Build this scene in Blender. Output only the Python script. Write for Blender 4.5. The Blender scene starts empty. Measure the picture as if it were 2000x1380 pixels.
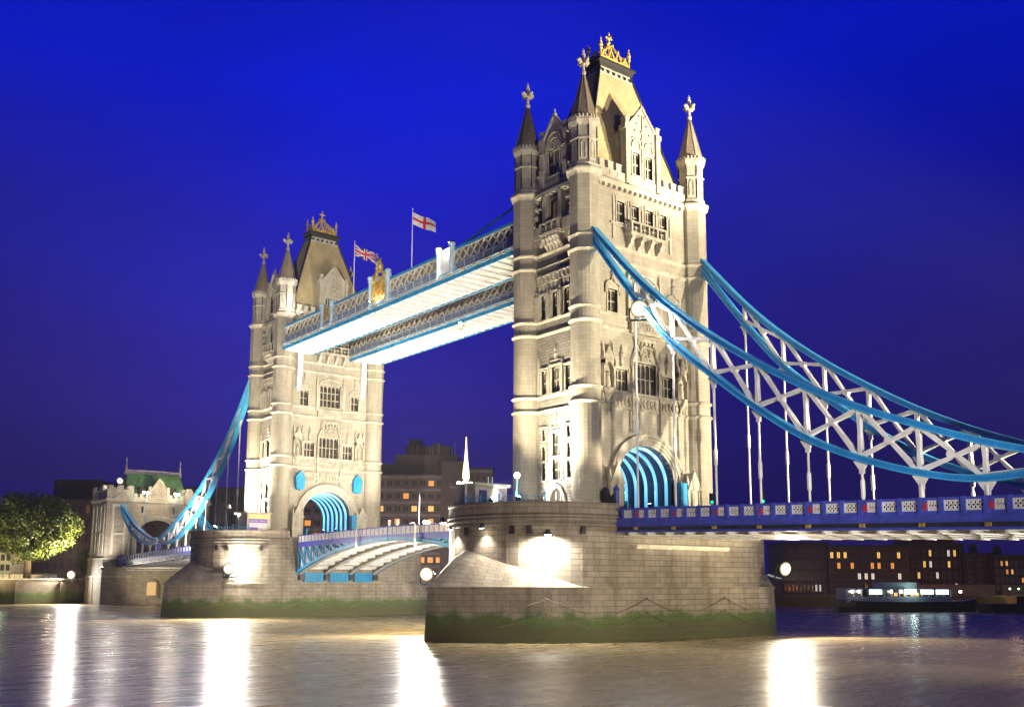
import bpy, math, random
from mathutils import Vector, Matrix
random.seed(7)
PI = math.pi; R_ = math.radians
C = bpy.context.scene.collection
SC = bpy.context.scene

# ------------------------------------------------------------------ camera
cam_d = bpy.data.cameras.new('camera'); cam = bpy.data.objects.new('camera', cam_d); C.objects.link(cam)
yaw, pitch, roll = -0.908, 0.144, 0.003
fw = Vector((math.sin(yaw)*math.cos(pitch), math.cos(yaw)*math.cos(pitch), math.sin(pitch)))
rt = Vector((math.cos(yaw), -math.sin(yaw), 0)); up = rt.cross(fw)
r2 = rt*math.cos(roll)+up*math.sin(roll); u2 = -rt*math.sin(roll)+up*math.cos(roll)
m = Matrix((r2, u2, -fw)).transposed().to_4x4(); m.translation = Vector((88.896, -85.587, 6.5))
cam.matrix_world = m
cam_d.sensor_width = 36; cam_d.lens = 1923.512/2000*36
cam_d.shift_y = 162.374/2000
cam_d.clip_start = 0.5; cam_d.clip_end = 6000
SC.camera = cam
# ------------------------------------------------------------------ world: dusk sky
wd = bpy.data.worlds.new('World'); SC.world = wd; wd.use_nodes = True
nt = wd.node_tree; bg = nt.nodes['Background']
tc = nt.nodes.new('ShaderNodeTexCoord'); sp = nt.nodes.new('ShaderNodeSeparateXYZ')
nt.links.new(tc.outputs['Generated'], sp.inputs[0])
cr = nt.nodes.new('ShaderNodeValToRGB'); nt.links.new(sp.outputs['Z'], cr.inputs[0])
e = cr.color_ramp.elements
def stop(p, c):
    x = e.new(p); x.color = (*c, 1)
e[0].position = 0.0; e[0].color = (0.016, 0.009, 0.189, 1)
e[1].position = 1.0; e[1].color = (0.002, 0.004, 0.10, 1)
stop(0.10, (.018, .0095, .191)); stop(0.22, (.018, .011, .367)); stop(0.34, (.010, .012, .555)); stop(0.46, (.003, .018, 1.0)); stop(0.56, (.003, .018, 1.0)); stop(0.75, (.002, .008, .35))
# brighter towards the north-west, darker to the east and behind
dt = nt.nodes.new('ShaderNodeVectorMath'); dt.operation = 'DOT_PRODUCT'; dt.inputs[1].default_value = (-0.863, 0.466, 0.196)
nt.links.new(tc.outputs['Generated'], dt.inputs[0])
mr = nt.nodes.new('ShaderNodeValToRGB'); e2 = mr.color_ramp.elements
e2[0].position = 0.0; e2[0].color = (.30, .30, .30, 1); e2[1].position = 1.0; e2[1].color = (.914, .914, .914, 1)
for p_, v_ in ((.55, .436), (.80, .449), (.90, .499), (.94, .567), (.97, .671)):
    x_ = e2.new(p_); x_.color = (v_, v_, v_, 1)
nt.links.new(dt.outputs['Value'], mr.inputs[0])
nz = nt.nodes.new('ShaderNodeTexNoise'); nz.inputs['Scale'].default_value = 2.2; nz.inputs['Detail'].default_value = 3
mp = nt.nodes.new('ShaderNodeMapping'); mp.inputs['Scale'].default_value = (1, 1, 3.5)
nt.links.new(tc.outputs['Generated'], mp.inputs[0]); nt.links.new(mp.outputs[0], nz.inputs['Vector'])
m2 = nt.nodes.new('ShaderNodeMapRange'); m2.inputs[1].default_value = .3; m2.inputs[2].default_value = .7; m2.inputs[3].default_value = .86; m2.inputs[4].default_value = 1.12
nt.links.new(nz.outputs[0], m2.inputs[0])
mu = nt.nodes.new('ShaderNodeMath'); mu.operation = 'MULTIPLY'
nt.links.new(mr.outputs[0], mu.inputs[0]); nt.links.new(m2.outputs[0], mu.inputs[1])
nt.links.new(cr.outputs[0], bg.inputs['Color']); nt.links.new(mu.outputs[0], bg.inputs['Strength'])
# ------------------------------------------------------------------ exposure
vs = SC.view_settings
vs.view_transform = 'Standard'; vs.look = 'None'; vs.exposure = 0.0; vs.gamma = 1.0
SC.cycles.use_denoising = True
SC.cycles.max_bounces = 5; SC.cycles.diffuse_bounces = 2; SC.cycles.glossy_bounces = 3
SC.cycles.sample_clamp_indirect = 6.0
WARM = (1.0, 0.86, 0.62); WHITE = (1.0, 0.93, 0.82); COOL = (0.62, 0.82, 1.0); YELL = (1.0, 0.80, 0.45)

# ------------------------------------------------------------------ materials
MATS = {}
def mat(name, base, rough=0.7, metal=0.0, emit=None, es=0.0):
    m = bpy.data.materials.new(name); m.use_nodes = True
    b = m.node_tree.nodes['Principled BSDF']
    b.inputs['Base Color'].default_value = (*base, 1); b.inputs['Roughness'].default_value = rough; b.inputs['Metallic'].default_value = metal
    if emit: b.inputs['Emission Color'].default_value = (*emit, 1); b.inputs['Emission Strength'].default_value = es
    MATS[name] = m
    return m
def N(m, t, **kw):
    n = m.node_tree.nodes.new(t)
    for k, v in kw.items():
        if k in n.inputs: n.inputs[k].default_value = v
        else: setattr(n, k, v)
    return n
def L(m, a, b): m.node_tree.links.new(a, b)
def grime(m, base, amt=0.35, scale=0.6, stretch=1.0, bump=0.0, bscale=6.0, speck=0.0):
    """noise-mottled paint or stone"""
    b = m.node_tree.nodes['Principled BSDF']
    t = N(m, 'ShaderNodeTexCoord'); mp = N(m, 'ShaderNodeMapping'); mp.inputs['Scale'].default_value = (1, 1, stretch)
    L(m, t.outputs['Object'], mp.inputs[0])
    n = N(m, 'ShaderNodeTexNoise', Scale=scale, Detail=6.0, Roughness=0.65); L(m, mp.outputs[0], n.inputs['Vector'])
    r = N(m, 'ShaderNodeMapRange'); r.inputs[1].default_value = .35; r.inputs[2].default_value = .68; L(m, n.outputs[0], r.inputs[0])
    mx = N(m, 'ShaderNodeMix', data_type='RGBA')
    mx.inputs[6].default_value = (*[c*(1-amt) for c in base], 1); mx.inputs[7].default_value = (*[min(1, c*(1+amt*.35)) for c in base], 1)
    L(m, r.outputs[0], mx.inputs[0]); L(m, mx.outputs[2], b.inputs['Base Color'])
    if bump:
        n2 = N(m, 'ShaderNodeTexNoise', Scale=bscale, Detail=4.0); L(m, t.outputs['Object'], n2.inputs['Vector'])
        bp = N(m, 'ShaderNodeBump', Strength=bump, Distance=0.08); L(m, n2.outputs[0], bp.inputs['Height']); L(m, bp.outputs[0], b.inputs['Normal'])
    return mx
def ashlar(name, c1, c2, bw, bh, mortar=0.02, mcol=(.10, .085, .07), bump=0.6, stain=0.4, algae=False, rough_face=0.0):
    m = mat(name, c1, 0.85); b = m.node_tree.nodes['Principled BSDF']
    uv = N(m, 'ShaderNodeUVMap'); tc = N(m, 'ShaderNodeTexCoord')
    br = N(m, 'ShaderNodeTexBrick'); br.inputs['Scale'].default_value = 1.0
    br.inputs['Brick Width'].default_value = bw; br.inputs['Row Height'].default_value = bh
    br.inputs['Mortar Size'].default_value = mortar; br.inputs['Mortar Smooth'].default_value = 0.3
    br.inputs['Color1'].default_value = (*c1, 1); br.inputs['Color2'].default_value = (*c2, 1); br.inputs['Mortar'].default_value = (*mcol, 1)
    L(m, uv.outputs[0], br.inputs['Vector'])
    n = N(m, 'ShaderNodeTexNoise', Scale=0.35, Detail=7.0, Roughness=0.7); mp = N(m, 'ShaderNodeMapping'); mp.inputs['Scale'].default_value = (1, 1, .45 if algae else .2)
    L(m, tc.outputs['Object'], mp.inputs[0]); L(m, mp.outputs[0], n.inputs['Vector'])
    r = N(m, 'ShaderNodeMapRange'); r.inputs[1].default_value = .3; r.inputs[2].default_value = .7; r.inputs[3].default_value = 1-stain; r.inputs[4].default_value = 1.08; L(m, n.outputs[0], r.inputs[0])
    mx = N(m, 'ShaderNodeMix', data_type='RGBA', blend_type='MULTIPLY'); mx.inputs[0].default_value = 1
    L(m, br.outputs['Color'], mx.inputs[6])
    cc = N(m, 'ShaderNodeCombineColor')
    for i in range(3): L(m, r.outputs[0], cc.inputs[i])
    L(m, cc.outputs[0], mx.inputs[7]); out = mx.outputs[2]
    if algae:
        # vertical run-off streaks
        mp2 = N(m, 'ShaderNodeMapping'); mp2.inputs['Scale'].default_value = (1.1, 1.1, .05); L(m, tc.outputs['Object'], mp2.inputs[0])
        n2 = N(m, 'ShaderNodeTexNoise', Scale=0.55, Detail=4.0, Roughness=.6); L(m, mp2.outputs[0], n2.inputs['Vector'])
        r2 = N(m, 'ShaderNodeMapRange'); r2.inputs[1].default_value = .52; r2.inputs[2].default_value = .70; r2.inputs[3].default_value = 0; r2.inputs[4].default_value = .6; L(m, n2.outputs[0], r2.inputs[0])
        ms = N(m, 'ShaderNodeMix', data_type='RGBA'); ms.inputs[7].default_value = (.10, .065, .025, 1); L(m, r2.outputs[0], ms.inputs[0]); L(m, out, ms.inputs[6]); out = ms.outputs[2]
        # tide line: green weed over dark wet stone
        ge = N(m, 'ShaderNodeNewGeometry'); sx = N(m, 'ShaderNodeSeparateXYZ'); L(m, ge.outputs['Position'], sx.inputs[0])
        n3 = N(m, 'ShaderNodeTexNoise', Scale=0.45, Detail=6.0, Roughness=.65); L(m, tc.outputs['Object'], n3.inputs['Vector'])
        ad = N(m, 'ShaderNodeMath', operation='MULTIPLY_ADD'); ad.inputs[1].default_value = 3.4; L(m, n3.outputs[0], ad.inputs[0]); L(m, sx.outputs['Z'], ad.inputs[2])
        rg = N(m, 'ShaderNodeMapRange'); rg.inputs[1].default_value = 5.0; rg.inputs[2].default_value = 4.2; rg.inputs[4].default_value = .85; L(m, ad.outputs[0], rg.inputs[0])
        mg = N(m, 'ShaderNodeMix', data_type='RGBA'); mg.inputs[7].default_value = (.050, .100, .012, 1); L(m, rg.outputs[0], mg.inputs[0]); L(m, out, mg.inputs[6]); out = mg.outputs[2]
        rw = N(m, 'ShaderNodeMapRange'); rw.inputs[1].default_value = 4.0; rw.inputs[2].default_value = 3.0; rw.inputs[4].default_value = .9; L(m, ad.outputs[0], rw.inputs[0])
        mw = N(m, 'ShaderNodeMix', data_type='RGBA'); mw.inputs[7].default_value = (.080, .080, .032, 1); L(m, rw.outputs[0], mw.inputs[0]); L(m, out, mw.inputs[6]); out = mw.outputs[2]
    L(m, out, b.inputs['Base Color'])
    hb = N(m, 'ShaderNodeMath', operation='SUBTRACT'); hb.inputs[0].default_value = 1; L(m, br.outputs['Fac'], hb.inputs[1])
    n4 = N(m, 'ShaderNodeTexNoise', Scale=3.2, Detail=5.0); L(m, tc.outputs['Object'], n4.inputs['Vector'])
    a4 = N(m, 'ShaderNodeMath', operation='MULTIPLY_ADD'); a4.inputs[1].default_value = .35+rough_face; L(m, n4.outputs[0], a4.inputs[0]); L(m, hb.outputs[0], a4.inputs[2])
    bp = N(m, 'ShaderNodeBump', Strength=bump, Distance=0.10); L(m, a4.outputs[0], bp.inputs['Height']); L(m, bp.outputs[0], b.inputs['Normal'])
    return m
STONE = ashlar('tower_stone', (.43, .39, .30), (.375, .335, .255), 1.15, .46, mortar=.012, mcol=(.22, .19, .14), stain=.42, bump=.35)
RUBBLE = ashlar('rubble_stone', (.36, .33, .27), (.26, .235, .19), .75, .36, mcol=(.16, .14, .11), stain=.35, bump=.8, rough_face=1.2)
TRIM = mat('trim_stone', (.46, .42, .33), .8); grime(TRIM, (.46, .42, .33), .35, .9, .5, .25, 5)
CARVE = mat('carved_stone', (.46, .41, .31), .8); grime(CARVE, (.46, .41, .31), .5, 1.6, 1, .5, 5)
PIERST = ashlar('pier_granite', (.36, .31, .235), (.285, .243, .18), 1.7, .62, mortar=.022, mcol=(.09, .072, .052), stain=.45, bump=.6, algae=True)
SLATE = ashlar('roof_slate', (.45, .36, .19), (.40, .32, .165), .7, .38, mortar=.015, mcol=(.06, .05, .035), stain=.4, bump=.4)
SPIRE = ashlar('spire_stone', (.36, .28, .19), (.28, .22, .15), .9, .6, mortar=.02, stain=.4, bump=.5)
DARKST = mat('lead_dark', (.018, .016, .016), .6); grime(DARKST, (.018, .016, .016), .4, 1)
GOLD = mat('gilding', (.80, .56, .12), .35, 0.4); grime(GOLD, (.80, .56, .12), .5, 2.0)
BLUE = mat('blue_paint', (.035, .30, .56), .45); grime(BLUE, (.035, .30, .56), .25, .8, 1)
NAVY = mat('navy_paint', (.065, .085, .46), .42); grime(NAVY, (.065, .085, .46), .3, .8, 1)
TEAL = mat('teal_paint', (.01, .26, .50), .5); grime(TEAL, (.01, .26, .50), .25, .6)
PALEB = mat('pale_blue_paint', (.42, .58, .66), .5); grime(PALEB, (.42, .58, .66), .3, 1.0)
WHT = mat('white_paint', (.76, .74, .70), .5); grime(WHT, (.76, .74, .70), .22, .8, 1)
CREAM = mat('cream_paint', (.70, .62, .45), .6); grime(CREAM, (.70, .62, .45), .4, 1.5)
RED = mat('red_paint', (.55, .03, .02), .5); grime(RED, (.55, .03, .02), .2, 2)
ORNG = mat('orange_boss', (.75, .33, .05), .5); grime(ORNG, (.75, .33, .05), .2, 2)
BLACK = mat('black_paint', (.012, .012, .014), .5); grime(BLACK, (.012, .012, .014), .3, 2)
GLASS = mat('dark_glass', (.06, .052, .042), .15); grime(GLASS, (.075, .064, .05), .75, 1.3)
BRASSY = mat('lattice_back', (.48, .38, .18), .5); grime(BRASSY, (.48, .38, .18), .5, 1.3)
ASPH = mat('asphalt', (.05, .05, .05), .9); grime(ASPH, (.05, .05, .05), .3, 2, 1, .3, 20)
PAVE = mat('paving', (.16, .145, .12), .85); grime(PAVE, (.16, .145, .12), .35, .8)
LEAD = mat('copper_roof', (.13, .27, .11), .7); grime(LEAD, (.13, .27, .11), .5, .6, .4)
def emis(name, col, s):
    m = mat(name, (.02, .02, .02), .4, 0, col, s); return m
LENS = emis('lamp_glow_warm', (1, .90, .70), 60); LENSC = emis('lamp_glow_cool', (.72, .88, 1), 45)
RIM1 = emis('lamp_rim_bright', (1, .92, .75), 6); RIM2 = emis('lamp_rim_mid', (1, .88, .66), 2.2); RIM3 = emis('lamp_rim_dim', (1, .82, .56), 1.0); RIM4 = emis('lamp_rim_edge', (1, .76, .46), .4)
GLOBE = emis('globe_glow', (1, .92, .85), 22); AMBER = emis('window_amber', (1, .36, .05), 1.1); AMBER2 = emis('window_yellow', (1, .55, .13), 1.25)
DIMW = emis('window_dim', (1, .55, .2), .10); GREENL = emis('green_signal', (.0, .9, .45), 2.5); COOLW = emis('boat_window_glow', (.70, 1, .90), 4)
REDL = emis('red_signal', (1, .16, .04), 3)
GRNL = emis('quay_lamp_glow', (.75, 1, .5), 8)
PALEW = emis('window_pale', (1, .9, .7), .9)

# ------------------------------------------------------------------ mesh builder
class MB:
    def __init__(s): s.v = []; s.f = []; s.uv = []; s.sm = []
    def face(s, pts, uv=None, sm=False):
        i = len(s.v); s.v += [Vector(p) for p in pts]; s.f.append(tuple(range(i, i+len(pts)))); s.uv.append(uv); s.sm.append(sm)
    def box(s, x0, x1, y0, y1, z0, z1, F=None):
        p = [(x, y, z) for z in (z0, z1) for y in (y0, y1) for x in (x0, x1)]
        if F: p = [F(*q) for q in p]
        for q in ((0, 1, 3, 2), (4, 6, 7, 5), (0, 4, 5, 1), (2, 3, 7, 6), (0, 2, 6, 4), (1, 5, 7, 3)): s.face([p[k] for k in q])
    def prism(s, poly, n0, n1, F):
        """poly: (u, z) outline, extruded from depth n0 to n1"""
        a = [F(u, n0, z) for u, z in poly]; b = [F(u, n1, z) for u, z in poly]
        s.face(a); s.face(b[::-1])
        for i in range(len(poly)):
            j = (i+1) % len(poly); s.face([a[i], a[j], b[j], b[i]])
    def lathe(s, prof, cx, cy, n=8, a0=None, arc=2*PI, sm=False, cap=True):
        a0 = PI/n if a0 is None else a0
        k = n if arc > 6.28 else n+1
        ang = [a0+arc*i/n for i in range(n+1)]
        rav = max(r for r, z in prof)
        for (ra, za), (rb, zb) in zip(prof, prof[1:]):
            for i in range(n):
                t0, t1 = ang[i], ang[i+1]
                pts = [(cx+ra*math.cos(t0), cy+ra*math.sin(t0), za), (cx+ra*math.cos(t1), cy+ra*math.sin(t1), za), (cx+rb*math.cos(t1), cy+rb*math.sin(t1), zb), (cx+rb*math.cos(t0), cy+rb*math.sin(t0), zb)]
                u0, u1 = t0*rav, t1*rav
                uv = [(u0, za), (u1, za), (u1, zb), (u0, zb)]
                if rb < 1e-4: pts.pop(); uv.pop()
                elif ra < 1e-4: pts.pop(1); uv.pop(1)
                s.face(pts, uv, sm)
        if cap and arc > 6.28:
            for (r, z) in (prof[0], prof[-1]):
                if r > 1e-3: s.face([(cx+r*math.cos(t), cy+r*math.sin(t), z) for t in ang[:-1]])
    def ball(s, c, r, n=8, sz=1.0):
        s.lathe([(r*math.sin(PI*k/6), c[2]-r*sz*math.cos(PI*k/6)) for k in range(7)], c[0], c[1], n, sm=True, cap=False)
    def bar(s, p0, p1, w, h=None, upv=(0, 0, 1), w2=None):
        """rectangular bar p0->p1; w across, h along upv; w2: end width"""
        h = h or w; p0 = Vector(p0); p1 = Vector(p1); d = (p1-p0)
        if d.length < 1e-6: return
        d.normalize(); a = Vector(upv)
        if abs(d.dot(a)) > .98: a = Vector((1, 0, 0)) if abs(d.x) < .9 else Vector((0, 1, 0))
        x = d.cross(a).normalized(); y = x.cross(d)
        q = []
        for p, k in ((p0, 1), (p1, (w2 or w)/w)):
            q += [p+x*w/2*k*i+y*h/2*k*j for i, j in ((-1, -1), (1, -1), (1, 1), (-1, 1))]
        s.face(q[:4]); s.face(q[4:][::-1])
        for i in range(4):
            j = (i+1) % 4; s.face([q[i], q[j], q[4+j], q[4+i]])
    def rod(s, p0, p1, r, n=6, r1=None):
        p0 = Vector(p0); p1 = Vector(p1); d = (p1-p0).normalized(); r1 = r if r1 is None else r1
        a = Vector((0, 0, 1)) if abs(d.z) < .95 else Vector((1, 0, 0)); x = d.cross(a).normalized(); y = x.cross(d)
        A = [p0+(x*math.cos(2*PI*i/n)+y*math.sin(2*PI*i/n))*r for i in range(n)]; B = [p1+(x*math.cos(2*PI*i/n)+y*math.sin(2*PI*i/n))*r1 for i in range(n)]
        for i in range(n):
            j = (i+1) % n; s.face([A[i], A[j], B[j], B[i]], None, True)
        s.face(A[::-1]); s.face(B)
    def tube(s, pts, r, n=6):
        for a, b in zip(pts, pts[1:]): s.rod(a, b, r, n)
    def strip(s, path, prof_w, prof_h, F, n0):
        """molding swept along a (u,z) path: square section prof_w (normal to path) x prof_h (out)"""
        for (a, b) in zip(path, path[1:]):
            (u0, z0, nu0, nz0), (u1, z1, nu1, nz1) = a, b
            P = lambda u, z, nu, nz, k, n: F(u+nu*k, n, z+nz*k)
            w = prof_w
            i0, i1 = P(u0, z0, nu0, nz0, 0, n0), P(u1, z1, nu1, nz1, 0, n0); o0, o1 = P(u0, z0, nu0, nz0, w, n0), P(u1, z1, nu1, nz1, w, n0)
            I0, I1 = P(u0, z0, nu0, nz0, 0, n0+prof_h), P(u1, z1, nu1, nz1, 0, n0+prof_h); O0, O1 = P(u0, z0, nu0, nz0, w, n0+prof_h), P(u1, z1, nu1, nz1, w, n0+prof_h)
            s.face([I0, I1, O1, O0]); s.face([i0, i1, I1, I0]); s.face([o0, O0, O1, o1])
    def build(s, name, material, parent=None, sm=False):
        me = bpy.data.meshes.new(name)
        off = wl(parent)
        vv = [v-off for v in s.v]
        me.from_pydata(vv, [], s.f)
        lay = me.uv_layers.new(name='UVMap')
        k = 0; data = []
        for f, uv in zip(s.f, s.uv):
            if uv is None:
                a, b, c = s.v[f[0]], s.v[f[1]], s.v[f[2]]
                nn = (b-a).cross(c-a)
                if nn.length < 1e-9 and len(f) > 3: nn = (c-a).cross(s.v[f[3]]-a)
                if nn.length > 0: nn.normalize()
                if abs(nn.z) > .8: uv = [(s.v[i].x, s.v[i].y) for i in f]
                else:
                    t = Vector((-nn.y, nn.x, 0)); t.normalize()
                    sl = max(.3, math.sqrt(max(0, 1-nn.z*nn.z)))
                    uv = [(s.v[i].dot(t), s.v[i].z/sl) for i in f]
            for q in uv: data += q
        lay.data.foreach_set('uv', data)
        me.polygons.foreach_set('use_smooth', [bool(x or sm) for x in s.sm])
        me.materials.append(material); me.update()
        o = bpy.data.objects.new(name, me); C.objects.link(o)
        if parent: o.parent = parent
        return o
def wl(o):
    v = Vector((0, 0, 0))
    while o: v += o.location; o = o.parent
    return v
def tag(o, label, cat, group=None, kind=None):
    if label: o['label'] = label
    if cat: o['category'] = cat
    if group: o['group'] = group
    if kind: o['kind'] = kind
    return o
def thing(name, label, cat, loc, group=None):
    o = bpy.data.objects.new(name, None); o.empty_display_size = .5; o.location = loc; C.objects.link(o)
    return tag(o, label, cat, group)
def dup(o, loc=None, label=None, parent=None, rz=None):
    c = o.copy(); C.objects.link(c)
    if parent: c.parent = parent
    if loc is not None: c.location = loc
    if rz is not None: c.rotation_euler = (0, 0, rz)
    if label: c['label'] = label
    for ch in list(o.children): dup(ch, parent=c)
    return c
def lamp(name, loc, power, col, target=None, size=60, blend=.5, rad=.25, parent=None):
    ld = bpy.data.lights.new(name, 'SPOT' if target is not None else 'POINT'); ld.energy = power; ld.color = col; ld.shadow_soft_size = rad
    o = bpy.data.objects.new(name, ld); C.objects.link(o)
    loc = Vector(loc)
    if target is not None:
        ld.spot_size = R_(size); ld.spot_blend = blend
        o.rotation_euler = (Vector(target)-loc).to_track_quat('-Z', 'Y').to_euler()
    if parent: o.parent = parent; loc = loc-wl(parent)
    o.location = loc
    return o
def frame(ox, oy, side):
    """(u, n, z) -> world; n is distance outwards from the centre"""
    return {'S': lambda u, n, z: Vector((ox+n, oy+u, z)), 'N': lambda u, n, z: Vector((ox-n, oy-u, z)),
            'W': lambda u, n, z: Vector((ox+u, oy-n, z)), 'E': lambda u, n, z: Vector((ox-u, oy+n, z))}[side]
def arch_path(hw, zs, rise, z0, n=20, p=1.0):
    """(u, z, nu, nz) along jamb-arch-jamb with outward normals"""
    out = [(-hw, z0, -1, 0), (-hw, zs, -1, 0)]
    for k in range(1, n):
        t = PI-PI*k/n
        u = hw*math.cos(t); z = zs+rise*math.sin(t)**p
        nu, nz = math.cos(t)*rise, math.sin(t)*hw; l = math.hypot(nu, nz); out.append((u, z, nu/l, nz/l))
    out += [(hw, zs, 1, 0), (hw, z0, 1, 0)]
    return out
def wall_holes(mb, F, n, u0, u1, z0, z1, holes, depth=.6):
    us = sorted({u0, u1, *[h[0] for h in holes], *[h[1] for h in holes]}); zs = sorted({z0, z1, *[h[2] for h in holes], *[h[3] for h in holes]})
    for a, b in zip(us, us[1:]):
        for c, d in zip(zs, zs[1:]):
            um, zm = (a+b)/2, (c+d)/2
            if any(h[0] < um < h[1] and h[2] < zm < h[3] for h in holes): continue
            mb.face([F(a, n, c), F(b, n, c), F(b, n, d), F(a, n, d)])
    for h in holes:
        if len(h) > 4: continue
        a, b, c, d = h[:4]; k = n-depth
        mb.face([F(a, n, c), F(a, k, c), F(a, k, d), F(a, n, d)]); mb.face([F(b, n, c), F(b, n, d), F(b, k, d), F(b, k, c)])
        mb.face([F(a, n, c), F(b, n, c), F(b, k, c), F(a, k, c)]); mb.face([F(a, n, d), F(a, k, d), F(b, k, d), F(b, n, d)])
def window(root, F, n, h, cols, rows, glass=None, hood=True, frame_m=None, depth=.6, head=.75):
    a, b, c, d = h[:4]; mb = MB(); w = .17
    # surround, proud of the wall
    mb.box(a-w, a, n-.3, n+.10, c-.02, d+w, F); mb.box(b, b+w, n-.3, n+.10, c-.02, d+w, F); mb.box(a, b, n-.3, n+.10, d, d+w, F)
    mb.box(a-w-.06, b+w+.06, n-.3, n+.20, c-.22, c-.02, F)
    if hood:
        mb.box(a-w-.12, b+w+.12, n-.05, n+.24, d+w, d+w+.14, F)
        for q in (a-w-.12, b+w-.02): mb.box(q, q+.14, n-.05, n+.22, d-.35, d+w, F)
    nb = n-depth+.14; nf = nb+.2; cw = (b-a)/cols; mw = min(.13, cw*.24)
    for i in range(1, cols): mb.box(a+cw*i-mw/2, a+cw*i+mw/2, nb, nf, c, d, F)
    for j in range(1, rows): mb.box(a, b, nb, nf-.03, c+(d-c)*j/rows-.06, c+(d-c)*j/rows+.06, F)
    hh = min(cw*head, (d-c)*.4)
    for i in range(cols):   # pointed heads
        l, r = a+cw*i, a+cw*(i+1); mid = (l+r)/2
        for s0, s1 in ((l, 1), (r, -1)):
            mb.prism([(s0, d), (s0, d-hh), (s0+s1*cw*.16, d-hh*.45), (mid-s1*.0, d-hh*.05), (mid, d)], nb, nf-.02, F)
    o = mb.build('window', frame_m or TRIM, root)
    g = MB(); g.face([F(a, nb+.04, c), F(b, nb+.04, c), F(b, nb+.04, d), F(a, nb+.04, d)])
    g.build('pane', glass or GLASS, o)
    return o
def course(mb, F, n, u0, u1, z, h, p, back=.3):
    """string course: weathered profile on a wall face"""
    pr = [(n-back, z-h*.75), (n, z-h*.75), (n+p*.35, z-h*.45), (n+p, z-h*.15), (n+p, z+h*.1), (n, z+h*.45), (n-back, z+h*.45)]
    a = [F(u0, q, zz) for q, zz in pr]; b = [F(u1, q, zz) for q, zz in pr]
    for i in range(len(pr)-1): mb.face([a[i], b[i], b[i+1], a[i+1]])
    mb.face(a); mb.face(b[::-1])
def ring(mb, cx, cy, r, z, h, p, n, a0=None):
    mb.lathe([(r-.2, z-h*.75), (r, z-h*.75), (r+p*.35, z-h*.45), (r+p, z-h*.15), (r+p, z+h*.1), (r, z+h*.45), (r-.2, z+h*.45)], cx, cy, n, a0, cap=False)

# ================================================================== SETTING
w = MB(); w.face([(-1500, -700, 0), (900, -700, 0), (900, 1500, 0), (-1500, 1500, 0)])
WATER = mat('river_water', (.30, .232, .125), .2); b = WATER.node_tree.nodes['Principled BSDF']
b.inputs['IOR'].default_value = 1.48
tcw = N(WATER, 'ShaderNodeTexCoord'); mpw = N(WATER, 'ShaderNodeMapping'); mpw.inputs['Rotation'].default_value = (0, 0, R_(38)); mpw.inputs['Scale'].default_value = (.7, .16, 1)
L(WATER, tcw.outputs['Object'], mpw.inputs[0])
n1 = N(WATER, 'ShaderNodeTexNoise', Scale=.55, Detail=5.0, Roughness=.6); L(WATER, mpw.outputs[0], n1.inputs['Vector'])
n2 = N(WATER, 'ShaderNodeTexNoise', Scale=7.0, Detail=4.0); L(WATER, tcw.outputs['Object'], n2.inputs['Vector'])
aw = N(WATER, 'ShaderNodeMath', operation='MULTIPLY_ADD'); aw.inputs[1].default_value = .05; L(WATER, n2.outputs[0], aw.inputs[0]); L(WATER, n1.outputs[0], aw.inputs[2])
bw = N(WATER, 'ShaderNodeBump', Strength=.16, Distance=.5); L(WATER, aw.outputs[0], bw.inputs['Height']); L(WATER, bw.outputs[0], b.inputs['Normal'])
rw = N(WATER, 'ShaderNodeMapRange'); rw.inputs[1].default_value = .3; rw.inputs[2].default_value = .7; rw.inputs[3].default_value = .23; rw.inputs[4].default_value = .31; L(WATER, n1.outputs[0], rw.inputs[0]); L(WATER, rw.outputs[0], b.inputs['Roughness'])
tag(w.build('river', WATER), 'brown river smoothed by the long exposure under the bridge', 'river', kind='structure')
g = MB()   # north bank land
poly = [(-1200, -400), (-187, -400), (-187, 30), (-150, 75), (-83, 128), (-30, 185), (60, 300), (500, 800), (500, 1400), (-1200, 1400)]
g.face([(x, y, 5.6) for x, y in poly])
for (xa, ya), (xb, yb) in zip(poly[1:8], poly[2:9]): g.face([(xa, ya, -2), (xb, yb, -2), (xb, yb, 5.6), (xa, ya, 5.6)])
tag(g.build('north_bank_ground', PAVE), 'dark paved ground of the far river bank', 'ground', kind='structure')

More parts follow.
